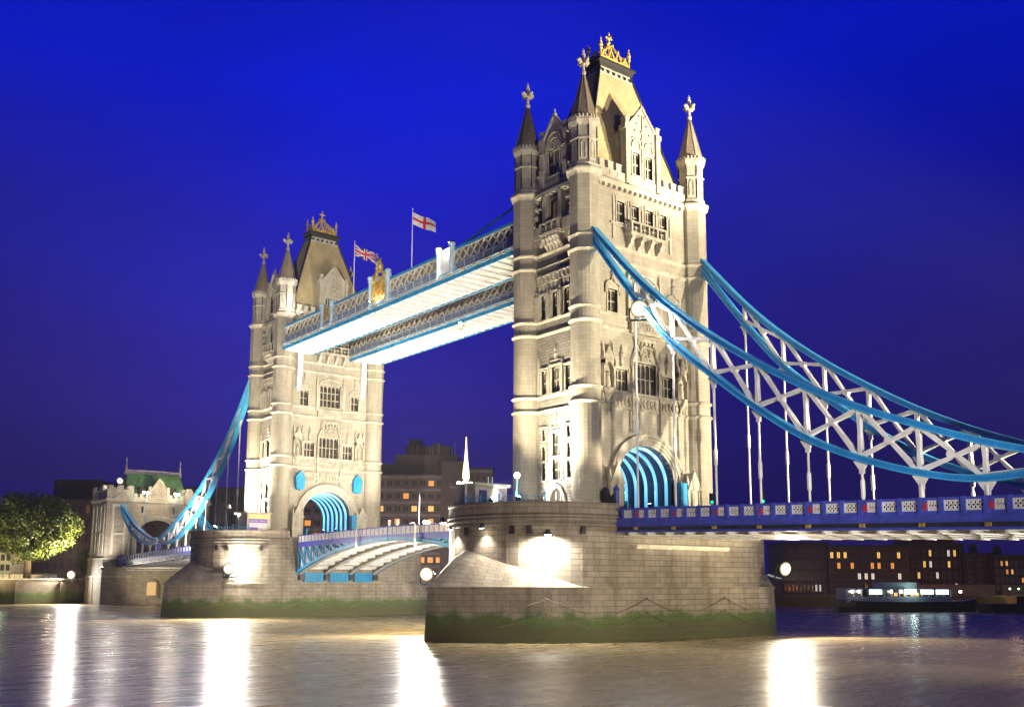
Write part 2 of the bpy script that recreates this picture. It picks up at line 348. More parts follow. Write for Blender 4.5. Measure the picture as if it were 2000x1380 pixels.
# ================================================================== PIERS
def pier(X0, label, grp):
    root = thing('bridge_pier', label, 'bridge pier', (X0, 0, 0), grp)
    # plan outline of the base: straight flanks, gothic noses
    def outline(hx, y0, yn, n=16):
        return [(hx, 9.5)]+[(hx*(1-(k/n)**1.9), y0+(yn-y0)*k/n) for k in range(n+1)]
    half = outline(11.6, 12.6, 27.5)
    nose = half+[(-x, y) for x, y in half[::-1][1:]]           # +Y nose, from +x to -x
    full = nose+[(-x, -y) for x, y in nose]
    def wall(mb, pts, z0, z1, grow0=0, grow1=0, off=0):
        acc = 0
        for i in range(len(pts)):
            (xa, ya), (xb, yb) = pts[i], pts[(i+1) % len(pts)]; l = math.hypot(xb-xa, yb-ya)
            k0, k1 = 1+grow0, 1+grow1
            mb.face([(X0+xa*k0, ya*k0, z0), (X0+xb*k0, yb*k0, z0), (X0+xb*k1, yb*k1, z1), (X0+xa*k1, ya*k1, z1)], [(acc, z0), (acc+l, z0), (acc+l, z1), (acc, z1)]); acc += l
    mb = MB(); wall(mb, full, -2.5, 5.45, .02, 0); wall(mb, full, 5.45, 5.75, .008, .008)
    mb.face([(X0+x*1.008, y*1.008, 5.75) for x, y in full]); wall(mb, full, 5.45, 5.452, 0, .008)
    mb.build('base', PIERST, root)
    # upper block: stadium
    n = 24; drum = []
    for k in range(n+1):
        t = PI*k/n; drum.append((10.65*math.cos(t), 11.9+10.65*math.sin(t)))
    drum = drum+[(-x, -y) for x, y in drum]
    mb = MB(); wall(mb, drum, 5.6, 13.8); mb.face([(X0+x, y, 13.8) for x, y in drum]); mb.build('upper_block', PIERST, root)
    # sloped starling caps
    for sy in (1, -1):
        mb = MB(); rows = []
        J = 7
        for i, (x, y) in enumerate(nose):
            th = math.atan2(max(0, y-11.9), x); th = min(PI, max(0, th))
            dx, dy = 10.65*math.cos(th), 11.9+10.65*math.sin(th); zt = 5.75+4.0*max(0, 1-abs(th-PI/2)/1.30)**.95
            row = []
            for j in range(J+1):
                s = j/J; row.append((X0+(x+(dx-x)*s)*1.0, sy*(y+(dy-y)*s), 5.75+(zt-5.75)*(s*.8+.2*math.sin(s*PI/2))))
            rows.append(row)
        for i in range(len(rows)-1):
            for j in range(J): mb.face([rows[i][j], rows[i+1][j], rows[i+1][j+1], rows[i][j+1]], [(i*1.1, j*.75), (i*1.1+1.1, j*.75), (i*1.1+1.1, j*.75+.75), (i*1.1, j*.75+.75)], False)
        mb.build('starling_cap', PIERST, root)
    # cornice mouldings and parapet round both rounded ends
    for sy in (1, -1):
        co = MB(); pa = MB()
        arc = [(10.65, 9.6*1)]+[(10.65*math.cos(PI*k/28), 11.9+10.65*math.sin(PI*k/28)) for k in range(29)]+[(-10.65, 9.6)]
        nor = [(1, 0)]+[(math.cos(PI*k/28), math.sin(PI*k/28)) for k in range(29)]+[(-1, 0)]
        def sweep(mb, prof, close=False):
            acc = 0
            for i in range(len(arc)-1):
                l = math.hypot(arc[i+1][0]-arc[i][0], arc[i+1][1]-arc[i][1])
                for (da, za), (db, zb) in zip(prof, prof[1:]):
                    q = []
                    for k, d, z in ((i, da, za), (i+1, da, za), (i+1, db, zb), (i, db, zb)):
                        q.append((X0+arc[k][0]+nor[k][0]*d, sy*(arc[k][1]+nor[k][1]*d), z))
                    mb.face(q, [(acc, za+da), (acc+l, za+da), (acc+l, zb+db), (acc, zb+db)], True)
                acc += l
            for k in (0, len(arc)-1): mb.face([(X0+arc[k][0]+nor[k][0]*d, sy*(arc[k][1]+nor[k][1]*d), z) for d, z in prof])
        def tor(z, r, base=.0): return [(base, z-r)]+[(base+r*.95*math.cos(t), z+r*math.sin(t)) for t in (-1.2, -.6, 0, .6, 1.2)]+[(base, z+r)]
        sweep(co, tor(12.35, .22)); sweep(co, tor(12.85, .26, .02)); sweep(co, tor(13.32, .18, .08))
        sweep(pa, [(.08, 13.5), (.08, 14.55), (.2, 14.6), (.2, 14.8), (-.55, 14.86), (-.55, 14.6), (-.45, 14.55), (-.45, 13.75)])
        co.build('cornice', PIERST, root); pa.build('parapet', PIERST, root)
    for a in (-88, -56, -46, -15):
        sl = MB()
        t = R_(a); c = Vector((X0+10.68*math.cos(t), -11.9+10.68*math.sin(t), 11.75)); tx = Vector((-math.sin(t), math.cos(t), 0)); nx = Vector((math.cos(t), math.sin(t), 0))
        p = [c+tx*i*.28+Vector((0, 0, k*.42)) for i, k in ((-1, -1), (1, -1), (.8, 1), (-.8, 1))]
        q = [v+nx*.35 for v in p]
        sl.face(q)
        for i in range(4): sl.face([p[i], p[(i+1) % 4], q[(i+1) % 4], q[i]])
        sl.build('lamp_box', DARKST, root)
    def xo(y):
        t = max(0, (abs(y)-12.6)/14.9); return 11.6*(1-t**1.9)
    for yc, hw in ((-19.0, 4.2), (-6.6, 4.6), (6.4, 4.6)):
        for zt in (4.5, 3.0):
            mb = MB(); pts = []
            for k in range(13):
                t = -1+k/6; y = yc+hw*t; pts.append((X0+xo(y)*1.012+.12, y-(.06 if y < -12 else 0), zt-1.5*abs(t)-.12*math.sin(abs(t)*PI)))
            mb.tube(pts, .04, 5); mb.ball((pts[6][0], pts[6][1], zt), .11, 6); mb.build('fender_chain', RUST, root)
    return root
RUST = mat('rusty_iron', (.20, .165, .11), .8); grime(RUST, (.20, .165, .11), .4, 3)
pier(0, 'near granite pier with rounded upper drum and sloped starling cap', 'granite bridge piers')
pier(-82.3, 'far granite pier under the smaller looking tower', 'granite bridge piers')

# ================================================================== TOWERS
TX, TY = 5.4, 9.53
NS, NW = 5.6, 9.4       # wall planes: south/north and west/east
def tower(X0, label, variant):
    root = thing('bridge_tower', label, 'bridge tower', (X0, 0, 13.8), 'twin stone bridge towers')
    F = {k: frame(X0, 0, k) for k in 'SNWE'}
    n_ = {'S': NS, 'N': NS, 'W': NW, 'E': NW}
    # ---- openings
    s4 = [(c-.66, c+.66, 49.9, 52.6) for c in (-3.75, -1.25, 1.25, 3.75)]
    s3 = [(-6.1, -4.5, 38.35, 41.2), (4.5, 6.1, 38.35, 41.2), (-2.1, 2.1, 38.5, 42.6)]
    s2 = [(-4.95, -3.0, 28.9, 31.5), (-1.95, 1.95, 28.9, 32.7), (3.0, 4.95, 28.9, 31.5)]
    arch = (-4.8, 4.8, 13.8, 22.7, 'arch')
    w4 = [(-.95, .95, 50.5, 53.3), (-3.0, -2.3, 50.5, 52.6), (2.3, 3.0, 50.5, 52.6)]
    w3 = [(-2.75, -1.6, 38.3, 41.4), (-.6, .6, 38.3, 41.4), (1.6, 2.75, 38.3, 41.4)]
    w2 = [(-2.75, -1.75, 28.9, 31.9), (-.8, .8, 28.9, 32.1), (1.75, 2.75, 28.9, 31.9)]
    w1 = [(-.72, .72, 21.2, 24.0), (-.72, .72, 18.3, 20.8)]+[(s*2.3-.34, s*2.3+.34, a, b) for s in (-1, 1) for a, b in ((23.2, 24.6), (20.8, 22.5), (18.4, 20.4))]
    door = [(-1.35, 1.35, 13.8, 17.4, 'arch')]
    wl_ = MB(); pn = MB()
    wall_holes(wl_, F['S'], NS, -TY, TY, 13.8, 55.3, s4+s3+s2+[arch])
    wall_holes(wl_, F['N'], NS, -TY, TY, 13.8, 55.3, [arch])
    wall_holes(wl_, F['E'], NW, -TX, TX, 13.8, 55.3, [])
    # west wall: smooth above, rock-faced rubble panels on the lower three storeys
    wall_holes(wl_, F['W'], NW, -TX, TX, 46.0, 55.3, w4)
    wall_holes(pn, F['W'], NW, -TX, TX, 13.8, 46.0, w3+w2+w1+door)
    wl_.face([(X0-NS, -NW, 55.3), (X0+NS, -NW, 55.3), (X0+NS, NW, 55.3), (X0-NS, NW, 55.3)])
    # arch spandrels and the tunnel
    ap = arch_path(4.8, 18.2, 4.35, 13.8)
    for k in 'SN':
        for a, b in zip(ap[1:-1], ap[2:-1]): wl_.face([F[k](a[0], NS, a[1]), F[k](b[0], NS, b[1]), F[k](b[0], NS, 22.7), F[k](a[0], NS, 22.7)])
    wl_.build('wall', STONE, root); pn.build('rubble_panel', RUBBLE, root)
    va = MB()
    for a, b in zip(ap, ap[1:]): va.face([F['S'](a[0], NS, a[1]), F['S'](b[0], NS, b[1]), F['S'](b[0], -NS, b[1]), F['S'](a[0], -NS, a[1])])
    va.build('vault', NAVYV, root)
    for i in range(6):
        mb = MB(); x = NS-1.2-i*1.75
        mb.strip(arch_path(4.42, 18.0, 4.22, 15.6, 28), .32, .26, F['S'], x)
        mb.build('arch_rib', RIB, root)
    tb = MB()
    for s in (-1, 1):
        tb.box(s*4.5-.12, s*4.5+.12, -NS, NS+1.2, 13.85, 15.6, F['S'])
        for k in range(8): tb.box(s*4.3-.12, s*4.3+.12, -5.4+k*1.55, -5.1+k*1.55, 13.85, 15.5, F['S'])
        tb.box(s*4.25-.1, s*4.25+.1, -NS, NS+1.2, 15.2, 15.4, F['S']); tb.box(s*4.25-.1, s*4.25+.1, -NS, NS+1.2, 14.0, 14.2, F['S'])
    tb.build('footway_screen', TEAL, root)
    # archivolt: stepped rings round both arches
    for k in 'SN':
        ar = MB()
        for r0, w, h in ((0.0, .3, .10), (.34, .34, .22), (.72, .42, .34), (1.2, .25, .5)):
            ar.strip(arch_path(4.8+r0, 18.2, 4.35+r0*.92, 13.8, 28), w, h+.35, F[k], NS-.35)
        for i in range(26):      # voussoir bosses in the hollow
            t = PI*(i+.5)/26; u = 5.93*math.cos(t); z = 18.2+5.4*math.sin(t)
            ar.box(u-.13, u+.13, NS+.1, NS+.42, z-.13, z+.13, F[k])
        ar.build('archivolt', TRIM, root)
    # gabled stone shelters beside the arch
    for s in (-1, 1):
        mb = MB(); f = F['S']; u = s*6.55
        mb.box(u-.85, u+.85, NS-.3, NS+1.7, 13.8, 17.5, f)
        mb.prism([(u-1.0, 17.5), (u+1.0, 17.5), (u, 19.6)], NS-.3, NS+1.85, f)
        mb.prism([(u-1.12, 17.45), (u+1.12, 17.45), (u+1.12, 17.6), (u, 19.85), (u-1.12, 17.6)], NS+1.6, NS+1.95, f)
        for q in (-1, 1):
            mb.box(u+q*.9-.16, u+q*.9+.16, NS+1.3, NS+1.75, 13.8, 18.4, f)
            mb.lathe([(.24, 18.4), (.02, 19.2)], *f(u+q*.9, NS+1.52, 0)[:2], 4)
        mb.ball(f(u, NS+1.8, 20.0), .16)
        mb.box(u-.5, u+.5, NS+1.7, NS+1.78, 14.6, 17.0, f)
        mb.build('stone_shelter', TRIM, root)
        mb = MB(); mb.box(s*4.95-.5, s*4.95+.85, NS+1.0, NS+1.6, 13.85, 18.1, f); mb.box(s*4.95-.6, s*4.95+.95, NS+.95, NS+1.65, 18.0, 18.25, f)
        for j in range(3): mb.box(s*4.95-.4, s*4.95+.75, NS+1.6, NS+1.66, 14.2+j*1.25, 15.2+j*1.25, f)
        if s > 0: mb.build('gate_box', TEAL, root)
    # ---- windows
    for h in s4: window(root, F['S'], NS, h, 2, 2)
    for h in s3[:2]: window(root, F['S'], NS, h, 2, 2)
    window(root, F['S'], NS, s3[2], 5, 3)
    for h in (s2[0], s2[2]): window(root, F['S'], NS, h, 3, 2)
    window(root, F['S'], NS, s2[1], 5, 2, hood=False)
    if variant == 'far':
        pass
    window(root, F['W'], NW, w4[0], 3, 2, glass=(None if variant == 'far' else DIMW))
    for h in w4[1:]: window(root, F['W'], NW, h, 1, 2)
    for h in w3: window(root, F['W'], NW, h, 2, 2)
    for h, c in zip(w2, (2, 3, 2)): window(root, F['W'], NW, h, c, 2)
    for h in w1: window(root, F['W'], NW, h, 2 if h[1]-h[0] > 1 else 1, 2)
    # pointed west door
    f = F['W']; dm = MB()
    dp = [(-1.35, 13.8, -1, 0), (-1.35, 15.2, -1, 0), (-1.15, 16.2, -.9, .4), (-.65, 17.0, -.75, .65), (0, 17.4, 0, 1), (.65, 17.0, .75, .65), (1.15, 16.2, .9, .4), (1.35, 15.2, 1, 0), (1.35, 13.8, 1, 0)]
    for r0, w, h in ((0, .16, .12), (.2, .2, .26), (.45, .14, .36)):
        dm.strip([(u+nu*r0, z+nz*r0, nu, nz) for u, z, nu, nz in dp], w, h+.4, f, NW-.4)
    for a, b in zip(dp[1:-1], dp[2:-1]): dm.face([f(a[0], NW, a[1]), f(b[0], NW, b[1]), f(b[0], NW, 17.4), f(a[0], NW, 17.4)])
    for u in (-.45, .45): dm.box(u-.07, u+.07, NW-.5, NW-.25, 15.6, 17.0, f)
    dm.box(-1.35, 1.35, NW-.5, NW-.22, 15.35, 15.6, f)
    d = dm.build('doorway', TRIM, root); q = MB(); q.box(-1.35, 1.35, NW-.62, NW-.45, 13.8, 17.3, f); q.build('door', BLACK, d)
    # ornament above the west windows
    om = MB()
    for (u, z, k) in ((0, 33.4, 1.0), (0, 25.2, .9)):
        om.lathe([(.1, z), (.3, z+.25), (.12, z+.45), (.26, z+.8), (.05, z+1.5)], *f(u, NW+.15, 0)[:2], 6); om.box(u-.09, u+.09, NW, NW+.25, z-.5, z+.2, f)
        om.box(u-1.0, u+1.0, NW, NW+.2, z-.62, z-.48, f)
    for s in (-1, 1):
        om.box(s*3.15-.14, s*3.15+.14, NW, NW+.26, 28.9, 33.0, f); om.lathe([(.2, 33.0), (.02, 33.9)], *f(s*3.15, NW+.13, 0)[:2], 4)
        om.box(s*1.27-.16, s*1.27+.16, NW, NW+.34, 28.9, 32.3, f); om.lathe([(.24, 32.3), (.02, 33.3)], *f(s*1.27, NW+.13, 0)[:2], 4)
    for s in (-1, 1):
        om.box(s*1.05-.12, s*1.05+.12, NW-.05, NW+.07, 18.2, 25.2, f)
        for z in range(9): om.box(s*1.05-.16-(z % 2)*.08, s*1.05+.16+(z % 2)*.08, NW, NW+.10, 18.2+z*.66, 18.2+z*.66+.4, f)
    om.build('carved_ornament', TRIM, root)
    # corbel table over three deep window bays (west, third storey)
    ct = MB()
    for z in (42.2, 43.1):
        for i in range(9):
            u = -3.1+i*.775; ct.prism([(u-.2, z), (u+.2, z), (u+.2, z+.62), (u-.2, z+.62)], NW, NW+.12+(z > 43)*.3, f)
            ct.prism([(u-.2, z-.25), (u+.2, z-.25), (u+.2, z), (u-.2, z)], NW, NW+.05+(z > 43)*.2, f)
        ct.box(-3.5, 3.5, NW, NW+.2+(z > 43)*.28, z+.62, z+.8, f)
    for u in (-3.3, -1.1, 1.1, 3.3):
        ct.box(u-.3, u+.3, NW, NW+.55, 38.1, 41.3, f); ct.prism([(u-.3, 41.3), (u+.3, 41.3), (u, 42.1)], NW, NW+.45, f)
    ct.build('corbel_table', TRIM, root)
    # ---- balconies
    def balcony(f, n, hw, z0, out, ncor):
        mb = MB()
        mb.box(-hw, hw, n-.1, n+out, z0, z0+.28, f); mb.box(-hw-.1, hw+.1, n-.1, n+out+.1, z0+.22, z0+.34, f); mb.box(-hw-.05, hw+.05, n+out-.28, n+out+.05, z0+1.5, z0+1.7, f)
        for s in (-1, 1): mb.box(s*hw-.08, s*hw+.08, n, n+out, z0+1.5, z0+1.68, f)
        m = max(3, int(hw*1.4))
        for i in range(m+1):
            u = -hw+.12+(2*hw-.24)*i/m; mb.box(u-.13, u+.13, n+out-.26, n+out+.04, z0+.3, z0+1.55, f)
            if i < m:
                d = (2*hw-.24)/m
                for a in range(2):
                    for sgn in (1, -1):
                        um = u+d/2; mb.bar(f(um-sgn*d*.36, n+out-.12, z0+.42), f(um+sgn*d*.36, n+out-.12, z0+1.45), .1, .1)
                mb.box(u+d/2-.16, u+d/2+.16, n+out-.2, n+out-.04, z0+.75, z0+1.1, f)
        for s in (-1, 1):
            for i in range(3): mb.box(s*hw-.07, s*hw+.07, n+.15+i*.4, n+.3+i*.4, z0+.3, z0+1.5, f)
        b = mb.build('balcony', TRIM, root)
        for i in range(ncor):
            cb = MB()
            u = -hw+.5+(2*hw-1.0)*i/(ncor-1)
            prof = [(n-.1, z0), (n+out*.92, z0), (n+out*.95, z0-.35), (n+out*.72, z0-.62), (n+out*.66, z0-1.0), (n+out*.36, z0-1.25), (n+.22, z0-1.75), (n-.1, z0-1.9)]
            A = [f(u-.26, q, z) for q, z in prof]; B = [f(u+.26, q, z) for q, z in prof]
            cb.face(A); cb.face(B[::-1])
            for j in range(len(prof)-1): cb.face([A[j], B[j], B[j+1], A[j+1]])
            cb.build('corbel', TRIM, b)
    balcony(F['S'], NS, 3.1, 48.35, 1.25, 4)
    balcony(F['W'], NW, 1.75, 48.5, 1.2, 5)
    for s in (-1, 1):
        sd = MB()     # small oriel ledges either side of the balconies and loggia piers
        sd.box(s*2.65-.75, s*2.65+.75, NW, NW+.6, 48.7, 50.2, F['W']); sd.prism([(s*2.65-.6, 48.7), (s*2.65+.6, 48.7), (s*2.65, 47.6)], NW, NW+.5, F['W'])
        sd.box(s*1.5-.28, s*1.5+.28, NW, NW+.75, 50.2, 54.2, F['W']); sd.box(s*3.45-.2, s*3.45+.2, NW, NW+.6, 50.2, 54.2, F['W'])
        for z in range(7): sd.box(s*3.45-.3+(z % 2)*.1, s*3.45+.3-(z % 2)*.1, NW, NW+.7, 50.4+z*.55, 50.65+z*.55, F['W'])
        sd.build('loggia_trim', TRIM, root)
    sd = MB(); sd.box(-3.6, 3.6, NW, NW+.75, 54.0, 54.5, F['W']); sd.build('loggia_lintel', TRIM, root)
    sd = MB()
    for s in (-1, 1): sd.box(s*5.0-.55, s*5.0+.55, NS, NS+.25, 49.5, 49.75, F['S']); sd.box(s*5.0-.2, s*5.0+.2, NS, NS+.2, 47.6, 49.5, F['S'])
    sd.box(-4.7, 4.7, NS-.05, NS+.16, 49.4, 49.62, F['S']); sd.box(-4.7, 4.7, NS-.05, NS+.2, 53.0, 53.18, F['S'])
    for u in (-2.5, 0, 2.5, -5.0, 5.0): sd.box(u-.12, u+.12, NS, NS+.18, 49.4, 53.1, F['S'])
    sd.build('window_surround', TRIM, root)
    # ---- south storey-two dressings: bay, ogee hood, niches, frieze
    f = F['S']; mb = MB()
    og = [(-2.35, 31.9), (-2.3, 32.9), (-2.0, 33.5), (-1.65, 34.3), (-1.6, 35.1), (-1.9, 35.7)]
    for s in (-1, 1): mb.tube([f(s*-u, NS+.3, z) for u, z in og], .13)
    mb.box(-2.45, -2.15, NS, NS+.4, 28.6, 32.0, f); mb.box(2.15, 2.45, NS, NS+.4, 28.6, 32.0, f)
    mb.box(-1.6, 1.6, NS, NS+.5, 35.3, 35.7, f)
    for i in range(5): mb.box(-1.5+i*.66, -1.2+i*.66, NS, NS+.45, 34.9, 35.3, f)
    random.seed(3)
    for i in range(26):
        u = random.uniform(-1.35, 1.35); z = random.uniform(33.1, 34.8); r = random.uniform(.12, .26); mb.ball(f(u, NS+.05, z), r, 6)
    mb.tube([f(.9*math.cos(t*PI/8), NS+.2, 34.0+.75*math.sin(t*PI/8)) for t in range(17)], .1)
    for s in (-1, 1):
        mb.box(s*3.97-.2, s*3.97+.2, NS, NS+.3, 31.8, 33.0, f); mb.lathe([(.3, 33.0), (.35, 33.4), (.15, 33.7), (.03, 34.6)], *f(s*3.97, NS+.15, 0)[:2], 6)
    mb.build('ogee_bay', CARVE, root)
    for s in (-1, 1):
        nm = MB(); u = s*6.35
        nm.box(u-.95, u-.7, NS, NS+.55, 29.0, 33.2, f); nm.box(u+.7, u+.95, NS, NS+.55, 29.0, 33.2, f)
        nm.prism([(u-.95, 31.8), (u-.6, 31.2), (u-.35, 31.8), (u, 32.1), (u+.35, 31.8), (u+.6, 31.2), (u+.95, 31.8), (u+.95, 32.2), (u, 34.2), (u-.95, 32.2)], NS, NS+.55, f)
        nm.lathe([(.05, 27.4), (.75, 28.3), (.85, 28.6), (.85, 28.9)], *f(u, NS+.1, 0)[:2], 8)
        for q in (-.82, .82): nm.lathe([(.2, 33.2), (.24, 33.5), (.02, 34.7)], *f(u+q, NS+.25, 0)[:2], 4)
        for q in range(5): nm.ball(f(u-.75+q*.38, NS+.5, 32.5+1.4*(1-abs(q-2)/2)), .13, 6)
        nm.lathe([(.28, 28.9), (.34, 29.6), (.2, 30.5), (.3, 30.7), (.12, 31.0)], *f(u, NS+.2, 0)[:2], 7)
        nm.build('statue_niche', CARVE, root)
    fr = MB(); fr.box(-7.2, 7.2, NS-.1, NS+.16, 26.95, 28.35, f)
    for i in range(22):
        u = -6.6+i*.63
        if abs(abs(u)-2.4) < .3: continue
        fr.prism([(u-.26, 27.65), (u, 27.15), (u+.26, 27.65), (u, 28.15)], NS+.16, NS+.3, f); fr.ball(f(u, NS+.3, 27.65), .13, 5)
    for u in (-2.4, 2.4): fr.bar(f(u, NS+.35, 28.9), f(u, NS+.35, 24.4), .16, .16); fr.ball(f(u, NS+.35, 24.2), .22, 6)
    fr.build('frieze', CARVE, root)
    # third-storey hoods and a diaper panel
    hd = MB()
    for s in (-1, 1):
        u = s*5.3
        hd.tube([f(u-1.2, NS+.15, 40.6), f(u-1.2, NS+.15, 41.6), f(u-.9, NS+.15, 42.0), f(u-.25, NS+.15, 42.2), f(u, NS+.15, 43.0), f(u+.25, NS+.15, 42.2), f(u+.9, NS+.15, 42.0), f(u+1.2, NS+.15, 41.6), f(u+1.2, NS+.15, 40.6)], .12)
        hd.lathe([(.15, 42.8), (.32, 43.2), (.14, 43.5), (.26, 43.9), (.02, 44.6)], *f(u, NS+.15, 0)[:2], 6)
        hd.box(s*2.75-.2, s*2.75+.2, NS, NS+.4, 37.6, 43.2, f); hd.lathe([(.28, 43.2), (.02, 44.4)], *f(s*2.75, NS+.2, 0)[:2], 4)
    hd.strip(arch_path(2.25, 42.2, 1.4, 38.4, 14), .3, .4, f, NS-.1)
    hd.box(-2.6, 2.6, NS, NS+.55, 36.2, 37.9, f)
    for i in range(9):
        for sgn in (1, -1): hd.bar(f(-2.3+i*.57-sgn*.25, NS+.58, 36.5), f(-2.3+i*.57+sgn*.25, NS+.58, 37.6), .1, .1)
    hd.build('window_hood', TRIM, root)
    if variant == 'far':
        mb = MB(); mb.box(-6.6, 6.6, NS, NS+.25, 24.55, 26.0, f)
        for i in range(20):
            u = -6.2+i*.65; mb.ball(f(u, NS+.25, 25.6), .24, 6); mb.box(u-.1, u+.1, NS+.2, NS+.45, 24.6, 25.3, f)
        mb.build('carved_frieze', CARVE, root)
        for s in (-1, 1):
            mb = MB(); u = s*5.9; pr = [(u, 22.5), (u+.8, 23.1), (u+.95, 25.0), (u+.5, 25.5), (u, 26.1), (u-.5, 25.5), (u-.95, 25.0), (u-.8, 23.1)]
            mb.prism(pr, NS+.2, NS+1.0, f); mb.prism([(u-.6, 22.6), (u+.6, 22.6), (u+.85, 23.1), (u-.85, 23.1)], NS+.3, NS+.8, f)
            mb.prism([(u-.55, 23.5), (u+.55, 23.5), (u+.6, 25.2), (u-.6, 25.2)], NS+1.0, NS+1.08, f)
            mb.build('shield_box', TEAL, root)
        for s in (-1, 1):
            mb = MB(); u = s*6.7; mb.box(u-.5, u+.5, NS-.1, NS+.9, 43.5, 48.2, f); mb.box(u-.42, u+.42, NS-.1, NS+.6, 41.3, 43.5, f); mb.prism([(u-.42, 41.3), (u+.42, 41.3), (u, 40.7)], NS-.1, NS+.4, f)
            mb.build('walkway_bracket', WHT, root)
    # ---- corner turrets
    for sx, sy in ((1, -1), (-1, -1), (1, 1), (-1, 1)):
        cx, cy = X0+sx*TX, sy*TY
        mb = MB()
        mb.lathe([(2.02, 13.8), (2.02, 15.1), (1.80, 15.5), (1.80, 26.4), (1.76, 28.6), (1.76, 36.2), (1.76, 44.6)], cx, cy, 24, sm=True, cap=False)
        Ro = 1.88
        mb.lathe([(Ro, 44.2), (Ro, 54.8)], cx, cy, 8, cap=False)
        for k in range(8):       # broach stops: round shaft to octagon
            t = PI/8+k*PI/4; P = lambda r, a, z: (cx+r*math.cos(a), cy+r*math.sin(a), z)
            tip = P(1.74, t, 40.2); a, b, c = P(Ro, t, 44.2), P(Ro*math.cos(PI/8)/math.cos(PI/8-.2), t-.2, 44.2), P(Ro*math.cos(PI/8)/math.cos(PI/8-.2), t+.2, 44.2)
            mb.face([tip, b, a]); mb.face([tip, a, c])
        mb.lathe([(Ro, 44.2), (1.7, 44.2)], cx, cy, 8, cap=False)
        tu = mb.build('turret', STONE, root)
        mb = MB(); r = 1.68
        mb.lathe([(r, 54.8), (r, 60.3), (r+.12, 60.5), (r+.30, 60.9), (r+.30, 61.25), (r+.1, 61.3), (r-.2, 61.3)], cx, cy, 8, cap=False)
        mb.lathe([(r+.04, 58.55), (r+.14, 58.65), (r+.14, 58.8), (r+.02, 58.9)], cx, cy, 8, cap=False); mb.lathe([(r+.02, 55.3), (r+.2, 55.5), (r+.02, 55.9)], cx, cy, 8, cap=False)
        for k in range(8):
            t0, t1 = PI/8+k*PI/4, PI/8+(k+1)*PI/4; tm = (t0+t1)/2
            for q in (t0, t1): mb.bar((cx+(r+.02)*math.cos(q), cy+(r+.02)*math.sin(q), 55.6), (cx+(r+.02)*math.cos(q), cy+(r+.02)*math.sin(q), 60.5), .09)
            ap_ = r*math.cos(PI/8)
            tx, ty = -math.sin(tm), math.cos(tm); nx, ny = math.cos(tm), math.sin(tm)
            P = lambda u, z, o=.03: (cx+nx*(ap_+o)+tx*u, cy+ny*(ap_+o)+ty*u, z)
            for u in (-.27, .27): mb.bar(P(u, 56.2), P(u, 58.0), .09)
            mb.bar(P(-.27, 58.0), P(0, 58.4), .09); mb.bar(P(.27, 58.0), P(0, 58.4), .09); mb.bar(P(-.3, 56.9), P(.3, 56.9), .09)
            for u in (-.45, 0, .45): mb.bar((cx+nx*(ap_+.2)+tx*u, cy+ny*(ap_+.2)+ty*u, 61.2), (cx+nx*(ap_+.2)+tx*u, cy+ny*(ap_+.2)+ty*u, 61.58), .26)
        tp = mb.build('turret_crown', TRIM, root)
        mb = MB(); pts = []
        for k in range(13):
            t = k/12; pts.append((1.78*(1-t)+.17*t, 61.3+6.3*t))
        mb.lathe(pts, cx, cy, 8, cap=False)
        for k in range(8):
            t = PI/8+k*PI/4; mb.bar((cx+1.76*math.cos(t), cy+1.76*math.sin(t), 61.3), (cx+.17*math.cos(t), cy+.17*math.sin(t), 67.5), .1)
        spx = mb.build('spire', SPIRE, tp)
        mb = MB()
        mb.lathe([(.2, 67.2), (.34, 67.5), (.36, 67.7), (.2, 67.9), (.20, 68.6), (.28, 68.9), (.2, 69.2), (.18, 69.9), (.3, 70.1), (.13, 70.25), (.2, 70.5), (.03, 70.9)], cx, cy, 8, cap=False)
        for a in (0, PI/2):
            dx, dy = math.cos(a), math.sin(a)
            for q in (-1, 1):
                mb.bar((cx, cy, 69.05), (cx+q*dx*.75, cy+q*dy*.75, 69.05), .34); mb.ball((cx+q*dx*.72, cy+q*dy*.72, 69.2), .28, 6); mb.ball((cx+q*dx*.55, cy+q*dy*.55, 68.85), .18, 6); mb.ball((cx+q*dx*.16, cy+q*dy*.16, 69.9), .15, 6)
        mb.build('finial', TRIM, tp)
    # ---- string courses
    for z, h, p, n in ((15.3, .5, .16, 24), (26.9, .46, .27, 24), (28.65, .4, .24, 24), (36.5, .46, .27, 24), (38.15, .38, .23, 24), (45.0, .48, .30, 8), (46.75, .42, .27, 8), (54.85, .9, .45, 8)):
        mb = MB()
        for k, hw in (('S', 7.9), ('N', 7.9), ('W', 3.8), ('E', 3.8)):
            if z < 26 and k in 'SN':
                course(mb, F[k], n_[k], -7.9, -6.0, z, h, p); course(mb, F[k], n_[k], 6.0, 7.9, z, h, p)
            elif z < 16 and k == 'W':
                course(mb, F[k], n_[k], -3.8, -1.6, z, h, p); course(mb, F[k], n_[k], 1.6, 3.8, z, h, p)
            else: course(mb, F[k], n_[k], -hw, hw, z, h, p)
            if z > 54:
                for i in range(int(hw*2/.9)): u = -hw+.45+i*.9; mb.box(u-.2, u+.2, n_[k], n_[k]+.5, z-.95, z-.6, F[k])
        for sx in (1, -1):
            for sy in (1, -1): ring(mb, X0+sx*TX, sy*TY, (1.78 if n == 24 else 1.88), z, h, p, n)
        mb.build('string_course', TRIM, root)
    # ---- battlements
    mb = MB()
